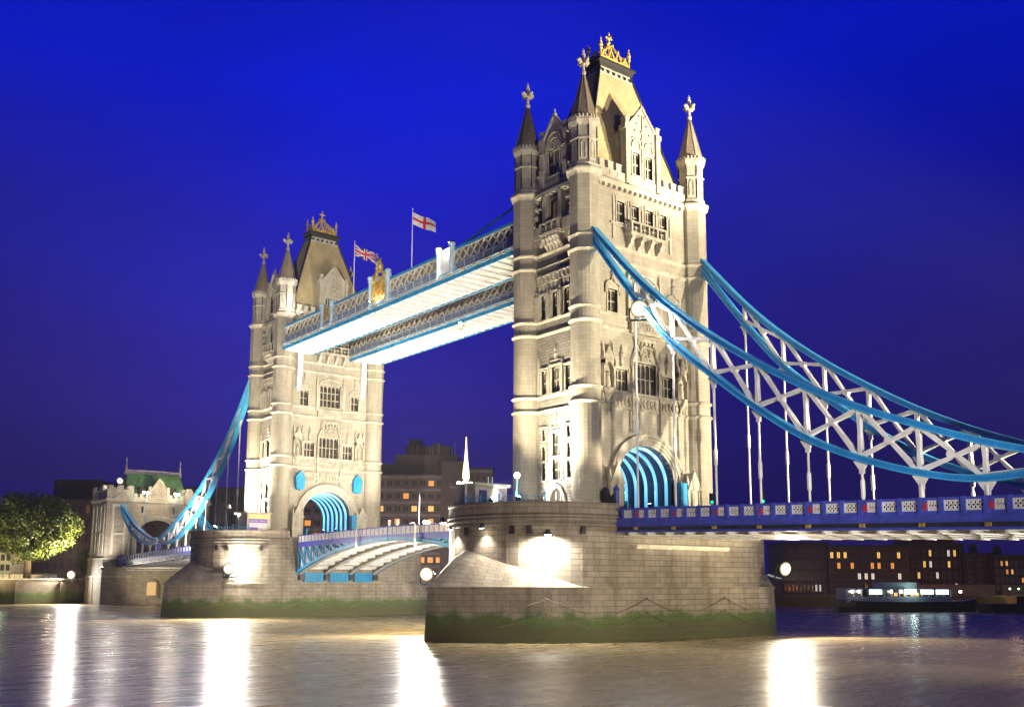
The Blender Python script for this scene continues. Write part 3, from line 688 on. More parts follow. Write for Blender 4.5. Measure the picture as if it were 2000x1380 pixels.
    for k, hw in (('S', 7.7), ('N', 7.7), ('W', 3.7), ('E', 3.7)):
        n = n_[k]; mb.box(-hw, hw, n-.1, n+.28, 55.2, 56.3, F[k])
        c = int(2*hw/1.35)
        for i in range(c):
            u = -hw+(i+.5)*2*hw/c
            if k in 'SN' and abs(u) < 3.2: continue
            if k in 'WE' and abs(u) < 2.3: continue
            mb.box(u-.42, u+.42, n-.1, n+.28, 56.3, 57.15, F[k]); mb.box(u-.48, u+.48, n-.16, n+.34, 57.1, 57.25, F[k]); mb.box(u-.22, u+.22, n+.28, n+.36, 55.6, 56.1, F[k])
    mb.build('battlement', TRIM, root)
    # ---- main roof
    mb = MB(); a = [(X0+sx*4.9, sy*8.6, 55.3) for sx, sy in ((1, -1), (1, 1), (-1, 1), (-1, -1))]; b_ = [(X0+sx*1.15, sy*2.75, 72.9) for sx, sy in ((1, -1), (1, 1), (-1, 1), (-1, -1))]
    for i in range(4): mb.face([a[i], a[(i+1) % 4], b_[(i+1) % 4], b_[i]])
    mb.face(b_); rf = mb.build('roof', SLATE, root)
    mb = MB()
    for i in range(4): mb.bar(a[i], b_[i], .28)
    mb.build('hip_ridge', DARKST, rf)
    mb = MB()     # pale pierced band below the cresting
    f = F['S']
    def rl(z): t = (z-55.3)/17.6; return 4.9+(1.15-4.9)*t, 8.6+(2.75-8.6)*t
    for k in 'SNWE':
        z0, z1 = 71.7, 72.9; (xa, ya), (xb, yb) = rl(z0), rl(z1); ua, ub, na, nb = (ya, yb, xa, xb) if k in 'SN' else (xa, xb, ya, yb)
        mb.face([F[k](-ua, na+.05, z0), F[k](ua, na+.05, z0), F[k](ub, nb+.05, z1), F[k](-ub, nb+.05, z1)])
    pb = mb.build('pierced_band', TRIM, rf); mb = MB()
    for k, c in (('S', 6), ('W', 3)):
        for i in range(c):
            xx, yy = rl(72.25); ua, na = (yy, xx) if k == 'S' else (xx, yy); u = -ua+ua*2*(i+.5)/c
            ctr = F[k](u, na+.12, 72.25); nn = F[k](0, 1, 0)-F[k](0, 0, 0)
            mb.rod(ctr-nn*.05, ctr+nn*.05, .24, 8)
    mb.build('roof_hole', BLACK, pb)
    mb = MB()     # flared lead cap
    def rect(hx, hy, z): return [(X0+sx*hx, sy*hy, z) for sx, sy in ((1, -1), (1, 1), (-1, 1), (-1, -1))]
    lv = [rect(1.2, 2.8, 72.85), rect(1.4, 3.0, 72.95), rect(1.45, 3.05, 73.35), rect(1.75, 3.3, 73.5), rect(1.75, 3.3, 73.8), rect(1.4, 3.0, 73.95)]
    for p, q in zip(lv, lv[1:]):
        for i in range(4): mb.face([p[i], p[(i+1) % 4], q[(i+1) % 4], q[i]])
    mb.face(lv[-1]); mb.build('lead_cap', DARKST, rf)
    # gilded cresting
    mb = MB(); zb = 73.95; hx, hy = 1.15, 2.55
    for s in (-1, 1):
        mb.bar((X0+s*hx, -hy, zb+.15), (X0+s*hx, hy, zb+.15), .28, .6); mb.bar((X0-hx, s*hy, zb+.15), (X0+hx, s*hy, zb+.15), .28, .6)
        for q in (-1, 1):
            x, y = X0+s*hx, q*hy
            mb.lathe([(.16, zb), (.16, zb+1.2), (.26, zb+1.35), (.12, zb+1.5), (.12, zb+1.7)], x, y, 8); mb.ball((x, y, zb+1.9), .32); mb.ball((x, y, zb+2.35), .2); mb.rod((x, y, zb+2.4), (x, y, zb+2.95), .05); mb.ball((x, y, zb+2.75), .12)
            pts = [(x, y, zb+.2), (X0+s*hx*.75, q*hy*.7, zb+1.15), (X0+s*hx*.45, q*hy*.42, zb+1.9), (X0+s*hx*.18, q*hy*.16, zb+2.9)]
            mb.tube(pts, .17)
            for p in pts[1:]: mb.ball((p[0], p[1], p[2]+.18), .24, 6)
        for i in range(4):
            y0, y1 = -hy+i*hy/2, -hy+(i+1)*hy/2; ym = (y0+y1)/2; h = 1.5 if i in (1, 2) else .95
            mb.bar((X0+s*hx, y0, zb+.3), (X0+s*hx*.9, ym, zb+.3+h), .2); mb.bar((X0+s*hx, y1, zb+.3), (X0+s*hx*.9, ym, zb+.3+h), .2); mb.ball((X0+s*hx*.9, ym, zb+.45+h), .18, 6)
        mb.bar((X0-hx, s*hy, zb+.3), (X0, s*hy*.95, zb+1.3), .2); mb.bar((X0+hx, s*hy, zb+.3), (X0, s*hy*.95, zb+1.3), .2); mb.ball((X0, s*hy*.95, zb+1.45), .18, 6)
    mb.rod((X0, 0, zb), (X0, 0, zb+5.0), .2, 6, .08)
    for z, r in ((2.9, .3), (3.55, .22), (4.15, .3), (4.7, .18)): mb.ball((X0, 0, zb+z), r)
    for q in (-1, 1): mb.bar((X0, 0, zb+4.15), (X0, q*.5, zb+4.15), .16); mb.ball((X0, q*.5, zb+4.15), .14, 6); mb.bar((X0, 0, zb+4.15), (X0+q*.5, 0, zb+4.15), .16)
    mb.build('gilded_crown', GOLD, root)
    # ---- wall dormers
    def dormer(k, hw, zs, zt, zr0, wins, slope):
        f = F[k]; n = n_[k]; mb = MB()
        wall_holes(mb, f, n+.22, -hw, hw, 55.2, zs-1.9, wins, .5)
        mb.prism([(-hw, zs-1.9), (hw, zs-1.9), (hw*.98, zs-1.2), (0, zt-.25), (-hw*.98, zs-1.2)], n-.6, n+.22, f)
        for s in (-1, 1):
            mb.face([f(s*hw, n+.22, 55.2), f(s*hw, n-slope, 55.2), f(s*hw, n-slope, zs-1.3), f(s*hw, n+.22, zs-1.3)])
            mb.bar(f(s*(hw+.12), n+.15, zs-1.35), f(0, n+.15, zt), .3, .5, f(0, 1, 0)-f(0, 0, 0))
            # stepped buttresses carrying shoulder pinnacles
            mb.box(s*hw-.35, s*hw+.35, n-.5, n+.5, 55.2, zs-1.4, f); mb.box(s*(hw+.1)-.45, s*(hw+.1)+.45, n-.6, n+.55, zs-1.5, zs-.9, f)
            mb.box(s*hw-.3, s*hw+.3, n-.45, n+.4, zs-.9, zs, f); mb.box(s*hw-.38, s*hw+.38, n-.5, n+.48, zs-.1, zs+.12, f)
            for z in (57.4, 59.6): mb.box(s*hw-.42, s*hw+.42, n-.5, n+.58, z, z+.16, f)
        mb.lathe([(.16, zt-.2), (.3, zt+.15), (.1, zt+.35), (.03, zt+.9)], *f(0, n+.1, 0)[:2], 6)
        g = mb.build('dormer', STONE if k == 'S' else TRIM, root)
        mb = MB()      # tracery relief in the gable head
        if k == 'S':
            for s in (-1, 1):
                u = s*1.1; pts = [f(u+.75*math.cos(PI*t/10), n+.3, zs-3.6+1.2*math.sin(PI*t/10)) for t in range(11)]; mb.tube(pts, .1)
                for q in range(4): mb.ball(f(s*(.45+q*.42), n+.3, zt-1.3-q*1.05), .17, 6)
            mb.bar(f(0, n+.3, zs-3.8), f(0, n+.3, zt-1.0), .14); mb.box(-hw+.3, hw-.3, n+.2, n+.34, 55.9, 56.1, f)
            for q in range(3): mb.box(-.3, .3, n+.22, n+.4, zs-3.4+q*1.0, zs-3.15+q*1.0, f)
            mb.box(-.12, .12, n+.2, n+.36, 55.5, zs-3.8, f)
        else:
            mb.tube([f(1.5*math.cos(PI*t/12), n+.3, 59.7+2.3*math.sin(PI*t/12)) for t in range(13)], .13); mb.tube([f(1.15*math.cos(PI*t/12), n+.3, 59.7+1.6*math.sin(PI*t/12)) for t in range(13)], .1)
            for q in range(5): mb.box(-1.0+q*.45, -.8+q*.45, n+.2, n+.34, 59.9, 60.8, f)
            mb.box(-1.6, 1.6, n+.2, n+.42, 55.6, 55.85, f)
        mb.build('gable_tracery', CARVE, g)
        for h in wins: window(g, f, n+.22, h, 2 if k == 'S' else 3, 2, depth=.5, hood=False)
        mb = MB()
        mb.face([f(-hw+.1, n-.4, zs-1.25), f(0, n-.4, zt-.35), f(0, n-slope, zt-.35), f(-hw+.1, n-slope, zs-1.25)]); mb.face([f(hw-.1, n-.4, zs-1.25), f(0, n-.4, zt-.35), f(0, n-slope, zt-.35), f(hw-.1, n-slope, zs-1.25)])
        mb.build('dormer_roof', SLATE, g)
    dormer('S', 2.7, 63.8, 65.9, 0, [(-1.75, -.5, 56.6, 59.6), (.5, 1.75, 56.6, 59.6)], 3.4)
    dormer('W', 2.25, 62.6, 64.3, 0, [(-1.0, 1.0, 56.4, 59.8)], 4.2)
    if variant == 'far':   # rear dormers seen over the eaves
        pass
    return root
NAVYV = mat('vault_paint', (.008, .014, .05), .5); grime(NAVYV, (.008, .014, .05), .3, 1)
RIB = mat('rib_glow', (.30, .62, .85), .4, 0, (.16, .62, 1), .75); grime(RIB, (.30, .62, .85), .2, 1)  # glow put into the whole rib colour; no separate strips built
tower(0, 'nearer and larger looking stone tower where the blue suspension chains sweep down to the right', 'near')
tower(-82.3, 'farther stone tower left of the walkways with teal shield boxes over its road arch', 'far')

# ================================================================== HIGH LEVEL WALKWAYS
def walkway(sy, label):
    """sy=-1: the west walkway nearer the camera; +1: the east one"""
    xa, xb = -77.2, -5.2
    yo, yi = sy*10.2, sy*4.2          # outer and inner faces
    root = thing('high_walkway', label, 'walkway', ((xa+xb)/2, sy*7.2, 48.0), 'high level walkways between the towers')
    lo, hi = min(yo, yi), max(yo, yi)
    mb = MB(); mb.box(xa, xb, lo-.15, hi+.15, 48.1, 48.3)
    n = 36
    for i in range(n+1):
        x = xa+(xb-xa)*i/n; mb.box(x-.11, x+.11, lo+.3, hi-.3, 47.78, 48.1)
    for i in range(n//2):
        x0 = xa+(xb-xa)*2*i/n; x1 = xa+(xb-xa)*(2*i+2)/n
        mb.bar((x0, lo+.4, 48.02), (x1, hi-.4, 48.02), .14, .16); mb.bar((x0, hi-.4, 48.0), (x1, lo+.4, 48.0), .14, .16)
    mb.build('soffit', WHT, root)
    be = MB()
    for y, s in ((lo, -1), (hi, 1)):
        be.box(xa, xb, y+s*.15-.1, y+s*.15+.1, 47.9, 48.45)
        for i in range(60):
            x = xa+(xb-xa)*(i+.5)/60; be.box(x-.06, x+.06, y+s*.27-.06, y+s*.27+.06, 47.95, 48.4)
    be.build('edge_beam', BLUE, root)
    fl = MB(); pk = MB(); rl = MB(); bk = MB(); lt = MB(); bs = MB(); cor = MB()
    for y, s in ((lo, -1), (hi, 1)):
        fl.box(xa, xb, min(y, y+s*.42), max(y, y+s*.42), 48.47, 48.72); fl.box(xa, xb, min(y, y+s*.55), max(y, y+s*.55), 48.74, 48.9)
        fl.box(xa, xb, min(y, y+s*.3), max(y, y+s*.3), 49.0, 49.1)
        for i in range(25):
            x = xa+(xb-xa)*(i+.5)/25; bs = MB(); bs.box(x-.16, x+.16, y+s*.5-.1, y+s*.5+.1, 48.5, 48.74); bs.build('boss', ORNG, root)
        # pierced apron with posts, then the rail
        pk.box(xa, xb, min(y-s*.1, y), max(y-s*.1, y), 48.9, 50.0)
        for i in range(34):
            x = xa+(xb-xa)*i/33; rl.bar((x, y+s*.06, 48.9), (x, y+s*.2, 50.15), .13)
        rl.box(xa, xb, min(y, y+s*.2), max(y, y+s*.2), 50.0, 50.14); rl.box(xa, xb, min(y, y+s*.1), max(y, y+s*.1), 49.5, 49.56)
        # diagonal lattice over a warm backing
        bk.box(xa, xb, min(y-s*.35, y-s*.3), max(y-s*.35, y-s*.3), 50.05, 52.0)
        m = 42
        for i in range(m):
            x0 = xa+(xb-xa)*i/m; x1 = xa+(xb-xa)*(i+1)/m
            lt.bar((x0, y, 50.12), (x1, y, 51.95), .26, .12, (0, 1, 0)); lt.bar((x0, y-s*.02, 51.95), (x1, y-s*.02, 50.12), .26, .12, (0, 1, 0))
        lt.box(xa, xb, y-.1, y+.1, 51.85, 52.05)
        cor.box(xa, xb, min(y-s*.3, y+s*.2), max(y-s*.3, y+s*.2), 52.05, 52.4)
    fl.build('string_moulding', PALEB, root); pk.build('apron_panel', MAUVE, root); rl.build('apron_rail', PALEB, root); bk.build('backing_panel', BRASSY, root); lt.build('lattice', LATT, root); 
    cor.build('top_rail', BLUE, root)
    mb = MB(); mb.face([(xa, lo+.2, 52.4), (xb, lo+.2, 52.4), (xb, (lo+hi)/2, 53.0), (xa, (lo+hi)/2, 53.0)]); mb.face([(xa, hi-.2, 52.4), (xb, hi-.2, 52.4), (xb, (lo+hi)/2, 53.0), (xa, (lo+hi)/2, 53.0)])
    mb.build('roof', DARKST, root)
    # panels that break the lattice on the outer side
    yp = yo+sy*.35
    def panel(x0, x1, z0, z1, m):
        mb = MB(); mb.box(x0, x1, min(yp, yp-sy*.5), max(yp, yp-sy*.5), z0, z1); p = mb.build('heraldic_panel', m, root)
        mb = MB()
        for x in (x0, x1):
            mb.lathe([(.38, z0-.4), (.38, z0), (.3, z0+.2), (.3, z1-.6), (.4, z1-.4), (.4, z1), (.5, z1+.15), (.5, z1+.4), (.34, z1+.55)], x, yp+sy*.1, 8)
        mb.box(x0, x1, min(yp, yp+sy*.25), max(yp, yp+sy*.25), z0-.25, z0); mb.build('pillar', PALEB, p)
        return p
    if sy < 0:
        p = panel(-43.6, -38.2, 49.1, 53.2, CREAM); f = frame(-41, 0, 'W'); nn = 10.62
        mb = MB()        # gilt royal arms: quartered shield, crown, two supporters
        mb.prism([(-.85, 52.4), (.85, 52.4), (.85, 51.0), (.5, 50.3), (0, 49.9), (-.5, 50.3), (-.85, 51.0)], nn-.1, nn+.12, f)
        for u, z in ((-.42, 51.85), (.42, 51.0)): mb.box(u-.3, u+.3, nn+.1, nn+.2, z-.3, z+.3, f)
        for s in (-1, 1):
            mb.tube([f(s*1.0, nn+.1, 50.0), f(s*1.35, nn+.1, 50.7), f(s*1.25, nn+.15, 51.5), f(s*1.5, nn+.1, 52.2), f(s*1.35, nn+.1, 52.7)], .2); mb.ball(f(s*1.3, nn+.1, 52.75), .3, 7)
            mb.tube([f(s*1.25, nn+.1, 51.6), f(s*.9, nn+.2, 51.9)], .12); mb.tube([f(s*1.4, nn+.1, 50.7), f(s*1.9, nn+.1, 50.1), f(s*2.1, nn+.1, 51.0), f(s*1.8, nn+.1, 51.5)], .1)
        mb.tube([f(-2.1, nn, 49.7), f(-1, nn, 49.5), f(0, nn, 49.7), f(1, nn, 49.5), f(2.1, nn, 49.7)], .14)
        mb.tube([f(-2.6, nn-.3, 53.2), f(-1.9, nn-.2, 53.9), f(-1.1, nn-.1, 53.3), f(-.6, nn-.1, 54.4), f(0, nn-.1, 54.0), f(.6, nn-.1, 54.4), f(1.1, nn-.1, 53.3), f(1.9, nn-.2, 53.9), f(2.6, nn-.3, 53.2)], .2)
        mb.ball(f(0, nn-.2, 54.9), .5); mb.box(-.55, .55, nn-.4, nn, 54.1, 54.5, f); mb.ball(f(0, nn-.2, 55.6), .22); mb.box(-.07, .07, nn-.27, nn-.13, 55.6, 56.3, f); mb.box(-.28, .28, nn-.27, nn-.13, 55.9, 56.05, f)
        mb.build('gilt_arms', GOLD, p)
        mb = MB(); mb.prism([(-.7, 52.25), (-.05, 52.25), (-.05, 51.5), (-.7, 51.5)], nn+.12, nn+.16, f); mb.prism([(.05, 51.4), (.7, 51.4), (.6, 50.7), (.05, 50.2)], nn+.12, nn+.16, f); mb.build('red_quarter', RED, p)
        p = panel(-24.3, -20.9, 49.1, 52.7, WHT)
        p = panel(-59.9, -56.5, 49.1, 52.4, MAUVE); f = frame(-58.2, 0, 'W'); mb = MB()
        mb.prism([(-.7, 51.9), (.7, 51.9), (.7, 50.7), (0, 49.8), (-.7, 50.7)], 10.5, 10.72, f); mb.tube([f(-.9, 10.6, 49.6), f(0, 10.6, 50.4), f(.9, 10.6, 49.6)], .14); mb.ball(f(0, 10.7, 52.1), .25)
        mb.build('shield', GOLD, p)
    mb = MB()     # tie strut rising to the nearer tower above the roof line
    if sy < 0: mb.bar((-22, yo+.6, 52.4), (-6.5, yo+.6, 55.0), .25); mb.build('tie_strut', BLUE, root)
    # sloping stone-and-iron ends hugging the turrets
    mb = MB()
    for x, s in ((xa, -1), (xb, 1)):
        for i in range(3): mb.box(min(x, x+s*.4), max(x, x+s*.4), lo-.3, hi+.3, 48.3+i*1.3, 49.4+i*1.3)
    mb.build('end_frame', PALEB, root)
    return root
MAUVE = mat('apron_paint', (.36, .33, .40), .6); grime(MAUVE, (.36, .33, .40), .4, 2)
LATT = mat('lattice_paint', (.78, .74, .62), .5); grime(LATT, (.78, .74, .62), .3, 1.2)
walkway(-1, 'upper walkway nearer the viewer, carrying a gilded coat of arms and two flagpoles')
walkway(1, 'walkway behind and seen below the flag carrying one, plain lattice with no flags')

# ================================================================== SUSPENSION CHAINS
RELU = [(7.0, 47.4), (13.6, 40.2), (19.05, 35.2), (24.5, 31.0), (29.9, 27.4), (35.3, 24.2), (40.7, 21.5), (46.1, 19.3), (51.5, 17.3), (58.3, 15.3)]
RELL = [(7.0, 46.2), (13.6, 37.7), (19.05, 31.5), (24.5, 27.0), (29.9, 22.9), (35.3, 19.4), (40.7, 17.0), (46.1, 15.3), (51.5, 14.4), (58.3, 14.9)]
SHU = [(58.3, 15.3), (64.0, 15.9), (69.5, 17.4), (75.0, 19.0), (80.5, 21.4), (88.6, 25.6)]
SHL = [(58.3, 14.9), (64.0, 14.5), (69.5, 15.2), (75.0, 16.8), (80.5, 19.2), (88.6, 24.8)]
def deck_z(r): return 13.15-.03*(r-11)
def chain(x0, sx, y, label):
    root = thing('suspension_chain', label, 'suspension chain', (x0+sx*7, y, 46), 'blue and white suspension chains')
    P = lambda r, z, dy=0: (x0+sx*r, y+dy, z)
    def chord(pts, name):
        mb = MB(); fl = MB()
        # smooth the polyline
        q = []
        for i in range(len(pts)-1):
            p0 = pts[max(0, i-1)]; p1 = pts[i]; p2 = pts[i+1]; p3 = pts[min(len(pts)-1, i+2)]
            for k in range(4):
                t = k/4; q.append(tuple(.5*((2*p1[j])+(-p0[j]+p2[j])*t+(2*p0[j]-5*p1[j]+4*p2[j]-p3[j])*t*t+(-p0[j]+3*p1[j]-3*p2[j]+p3[j])*t**3) for j in (0, 1)))
        q.append(pts[-1])
        for a, b in zip(q, q[1:]):
            mb.bar(P(*a), P(*b), .62, .36); 
            d = Vector((b[0]-a[0], b[1]-a[1])); d.normalize(); nx, nz = -d.y, d.x
            for s in (-1, 1):
                fl.bar(P(a[0]+nx*s*.24, a[1]+nz*s*.24), P(b[0]+nx*s*.24, b[1]+nz*s*.24), .92, .10)
        for a, b in zip(q, q[1:]):       # rivet rows
            for s in (-1, 1):
                for k in range(3):
                    t = (k+.5)/3; r = a[0]+(b[0]-a[0])*t; z = a[1]+(b[1]-a[1])*t; mb.box(x0+sx*r-.05, x0+sx*r+.05, y+s*.31-.04, y+s*.31+.04, z-.05, z+.05)
        cc = mb.build(name, CHAINB, root); fl.build('flange', CHAINF, cc)
    chord(RELU, 'upper_chord'); chord(RELL, 'lower_chord')
    chord(SHU, 'short_upper_chord'); chord(SHL, 'short_lower_chord')
    def taper(a, b, nm):
        mb = MB(); a = Vector(a); b = Vector(b); m = (a+b)/2
        for s in (-1, 1):
            o = Vector((0, s*.2, 0)); mb.bar(a+o, m+o, .40, .07, (0, 1, 0), .24); mb.bar(m+o, b+o, .24, .07, (0, 1, 0), .40)
        mb.bar(a, b, .1, .36, (0, 1, 0))
        mb.build(nm, WHT, root)
    for U, Lo in ((RELU, RELL), (SHU, SHL)):
        nn = len(U)
        for i in range(1, nn-1): taper(P(U[i][0], U[i][1]-.2), P(Lo[i][0], Lo[i][1]+.2), 'vertical')
        for i in range(1 if U is RELU else 0, nn-1):
            if U[i+1][1]-Lo[i+1][1] < 1.2 and U[i][1]-Lo[i][1] < 1.2: continue
            if i+1 < nn-1 or U is RELU:
                taper(P(U[i][0]+.2, U[i][1]-.25), P(Lo[i+1][0]-.3, Lo[i+1][1]+.25), 'diagonal'); taper(P(Lo[i][0]+.2, Lo[i][1]+.25), P(U[i+1][0]-.3, U[i+1][1]-.25), 'diagonal')
                mb = MB(); c = [(U[i][0]+Lo[i+1][0])/2, (U[i][1]+Lo[i+1][1]+Lo[i][1]+U[i+1][1])/4]; mb.rod(P(c[0], c[1], -.26), P(c[0], c[1], .26), .36, 8); mb.build('gusset', WHT, root)
    for r, z in RELL[1:-1]+SHL[1:-1]:
        mb = MB(); zd = deck_z(r)+.3
        mb.prism([(r-.75, z-.2), (r+.75, z-.2), (r+.22, z-1.0), (r+.22, z-1.35), (r-.22, z-1.35), (r-.22, z-1.0)], -.12, .12, lambda u, n, zz: Vector((x0+sx*u, y+n, zz)))
        if z-1.3 > zd+.4:
            mb.rod(P(r, z-1.0), P(r, zd), .115, 8); zc = zd+(z-zd)*.40
            mb.lathe([(.12, zc-.9), (.2, zc-.7), (.2, zc+.7), (.12, zc+.9)], x0+sx*r, y, 8); mb.lathe([(.12, zd+.9), (.17, zd+.7), (.17, zd)], x0+sx*r, y, 8)
        mb.build('hanger', WHT, root)
    mb = MB(); mb.rod(P(58.3, 15.1, -.7), P(58.3, 15.1, .7), .75, 12); mb.build('link_pin', WHT, root)
    mb = MB(); mb.rod(P(58.3, 15.1, -.74), P(58.3, 15.1, .74), .4, 12); mb.build('pin_boss', RED, root)
    mb = MB(); mb.box(x0+sx*58.3-.7, x0+sx*58.3+.7, y-.5, y+.5, 12.0, 14.3); mb.build('pin_post', NAVY, root)
    return root
CHAINB = mat('chain_blue', (.025, .25, .62), .42); grime(CHAINB, (.025, .25, .62), .22, .7)
CHAINF = mat('chain_pale_blue', (.07, .42, .72), .42); grime(CHAINF, (.07, .42, .72), .22, .7)
chain(0, 1, -9.5, 'blue and white chain truss nearest the viewer, crossing in front of the near tower face')
chain(0, 1, 9.5, 'chain truss behind the nearest one, starting at the right corner of the near tower')
chain(-82.3, -1, -9.5, 'chain truss at far left, dipping in front of the squat gatehouse')
chain(-82.3, -1, 9.5, 'chain truss mostly hidden behind the far tower, a stub showing by its pier')

# ================================================================== SIDE SPAN DECKS
def deck(x0, sx, label):
    root = thing('side_span_deck', label, 'bridge deck', (x0+sx*45, 0, 11), 'suspended side span decks')
    ra, rb = 10.75, 88.2; F3 = lambda r, y, z: Vector((x0+sx*r, y, (z if z > 12.8 else 12.8-(12.8-z)*.60)+deck_z(r)-13.0))
    def bx(mb, r0, r1, y0, y1, z0, z1, n=1): mb.box(r0, r1, y0, y1, z0, z1, F3)
    mb = MB(); bx(mb, ra, rb, -9.6, 9.6, 12.75, 12.85); mb.build('roadway', ASPH, root)
    step = 5.43/3; r_ = 13.6-step*1.5+.0
    posts = []; r = 13.6-step
    while r < rb-.4: posts.append(r); r += step
    for s in (-1, 1):
        Y = s*9.95
        mb = MB(); o = (min, max)
        def yb(a, b): return min(Y+s*a, Y+s*b), max(Y+s*a, Y+s*b)
        bx(mb, ra, rb, *yb(-.12, .16), 13.86, 14.08); bx(mb, ra, rb, *yb(-.1, .12), 12.8, 13.02)
        for i, r in enumerate(posts):
            bx(mb, r-.2, r+.2, *yb(-.16, .22), 12.8, 14.12)
            if i % 3 == 1: bx(mb, r+.2, r+.62, *yb(-.1, .14), 12.9, 13.9)
        mb.build('parapet_frame', NAVY, root)
        mb = MB()
        for a, h0, h1 in ((.20, 12.4, 12.8), (.34, 12.1, 12.42), (.18, 11.75, 12.12), (.30, 11.62, 11.76)): bx(mb, ra, rb, *yb(-.25, a), h0, h1)
        for a, h0, h1 in ((.10, 10.78, 11.0), (.26, 10.62, 10.8)): bx(mb, ra, rb, *yb(-.4, a), h0, h1)
        mb.build('fascia', NAVY, root)
        mb = MB(); bx(mb, ra, rb, *yb(-.25, -.02), 10.9, 11.72); mb.build('girder_web', WEB, root)
        for i, r in enumerate(posts[:-1]):
            rs = r+(.62 if i % 3 == 1 else .2); re = posts[i+1]-.2
            mb = MB(); w = re-rs; k = 4
            for q in range(k):
                a, b = rs+w*q/k, rs+w*(q+1)/k; m_ = (a+b)/2
                for z0 in (13.06, 13.45):
                    for sg in (1, -1): mb.bar(F3(m_-sg*w/k*.5, Y+s*.02, z0), F3(m_+sg*w/k*.5, Y+s*.02, z0+.39), .085, .06, (0, 1, 0))
                for z0 in (13.25, 13.64): mb.bar(F3(m_-.09, Y+s*.04, z0), F3(m_+.09, Y+s*.04, z0), .2, .06, (0, 1, 0))
            bx(mb, rs, re, *yb(-.04, .07), 13.02, 13.1); bx(mb, rs, re, *yb(-.04, .07), 13.80, 13.87); bx(mb, rs, rs+.07, *yb(-.04, .07), 13.1, 13.8); bx(mb, re-.07, re, *yb(-.04, .07), 13.1, 13.8)
            lp = mb.build('lattice_panel', WHT, root); mb = MB(); bx(mb, rs, re, *yb(-.09, -.06), 13.02, 13.86); mb.build('panel_back', WEB, lp)
        for i, r in enumerate(posts):
            if i % 3 == 1:
                mb = MB(); rr = r+.42; f = lambda u, n, z: F3(u, Y+s*n, z)
                mb.prism([(rr-.16, 13.1), (rr+.16, 13.1), (rr+.16, 13.55), (rr, 13.75), (rr-.16, 13.55)], .14, .2, f); mb.build('red_plaque', RED, root)
                mb = MB(); f2 = r
                for du, dz in ((-.13, -.13), (.13, -.13), (-.13, .13), (.13, .13)): mb.box(r+du-.11, r+du+.11, *yb(-.02, .12), 11.3+dz-.11, 11.3+dz+.11, F3)
                mb.build('gilt_boss', GOLD, root)
    mb = MB()     # soffit: cross girders, stringers and lattice
    bx(mb, ra, rb, -9.3, 9.3, 11.0, 11.06)
    r = 12.0
    while r < rb: bx(mb, r-.12, r+.12, -9.4, 9.4, 10.2, 11.0); bx(mb, r-.3, r+.3, -9.4, 9.4, 10.12, 10.2); r += 2.715
    for y in (-8.2, -5.5, -2.7, 0, 2.7, 5.5, 8.2): bx(mb, ra, rb, y-.08, y+.08, 10.5, 11.0)
    r = 12.0
    while r+2.7 < rb:
        for y in (-8.2, -2.7, 2.7): mb.bar(F3(r, y, 10.25), F3(r+2.7, y+5.4, 10.25), .14, .14); mb.bar(F3(r, y+5.4, 10.24), F3(r+2.7, y, 10.24), .14, .14)
        r += 2.715
    mb.build('underside_girder', WHT, root)
    return root
WEB = mat('girder_black', (.03, .03, .045), .45); grime(WEB, (.03, .03, .045), .4, 1)
CHARC = WEB
deck(0, 1, 'blue side span deck at right with white lattice parapet and red plaques')
deck(-82.3, -1, 'far side span deck at left running from the far pier to the squat gatehouse')

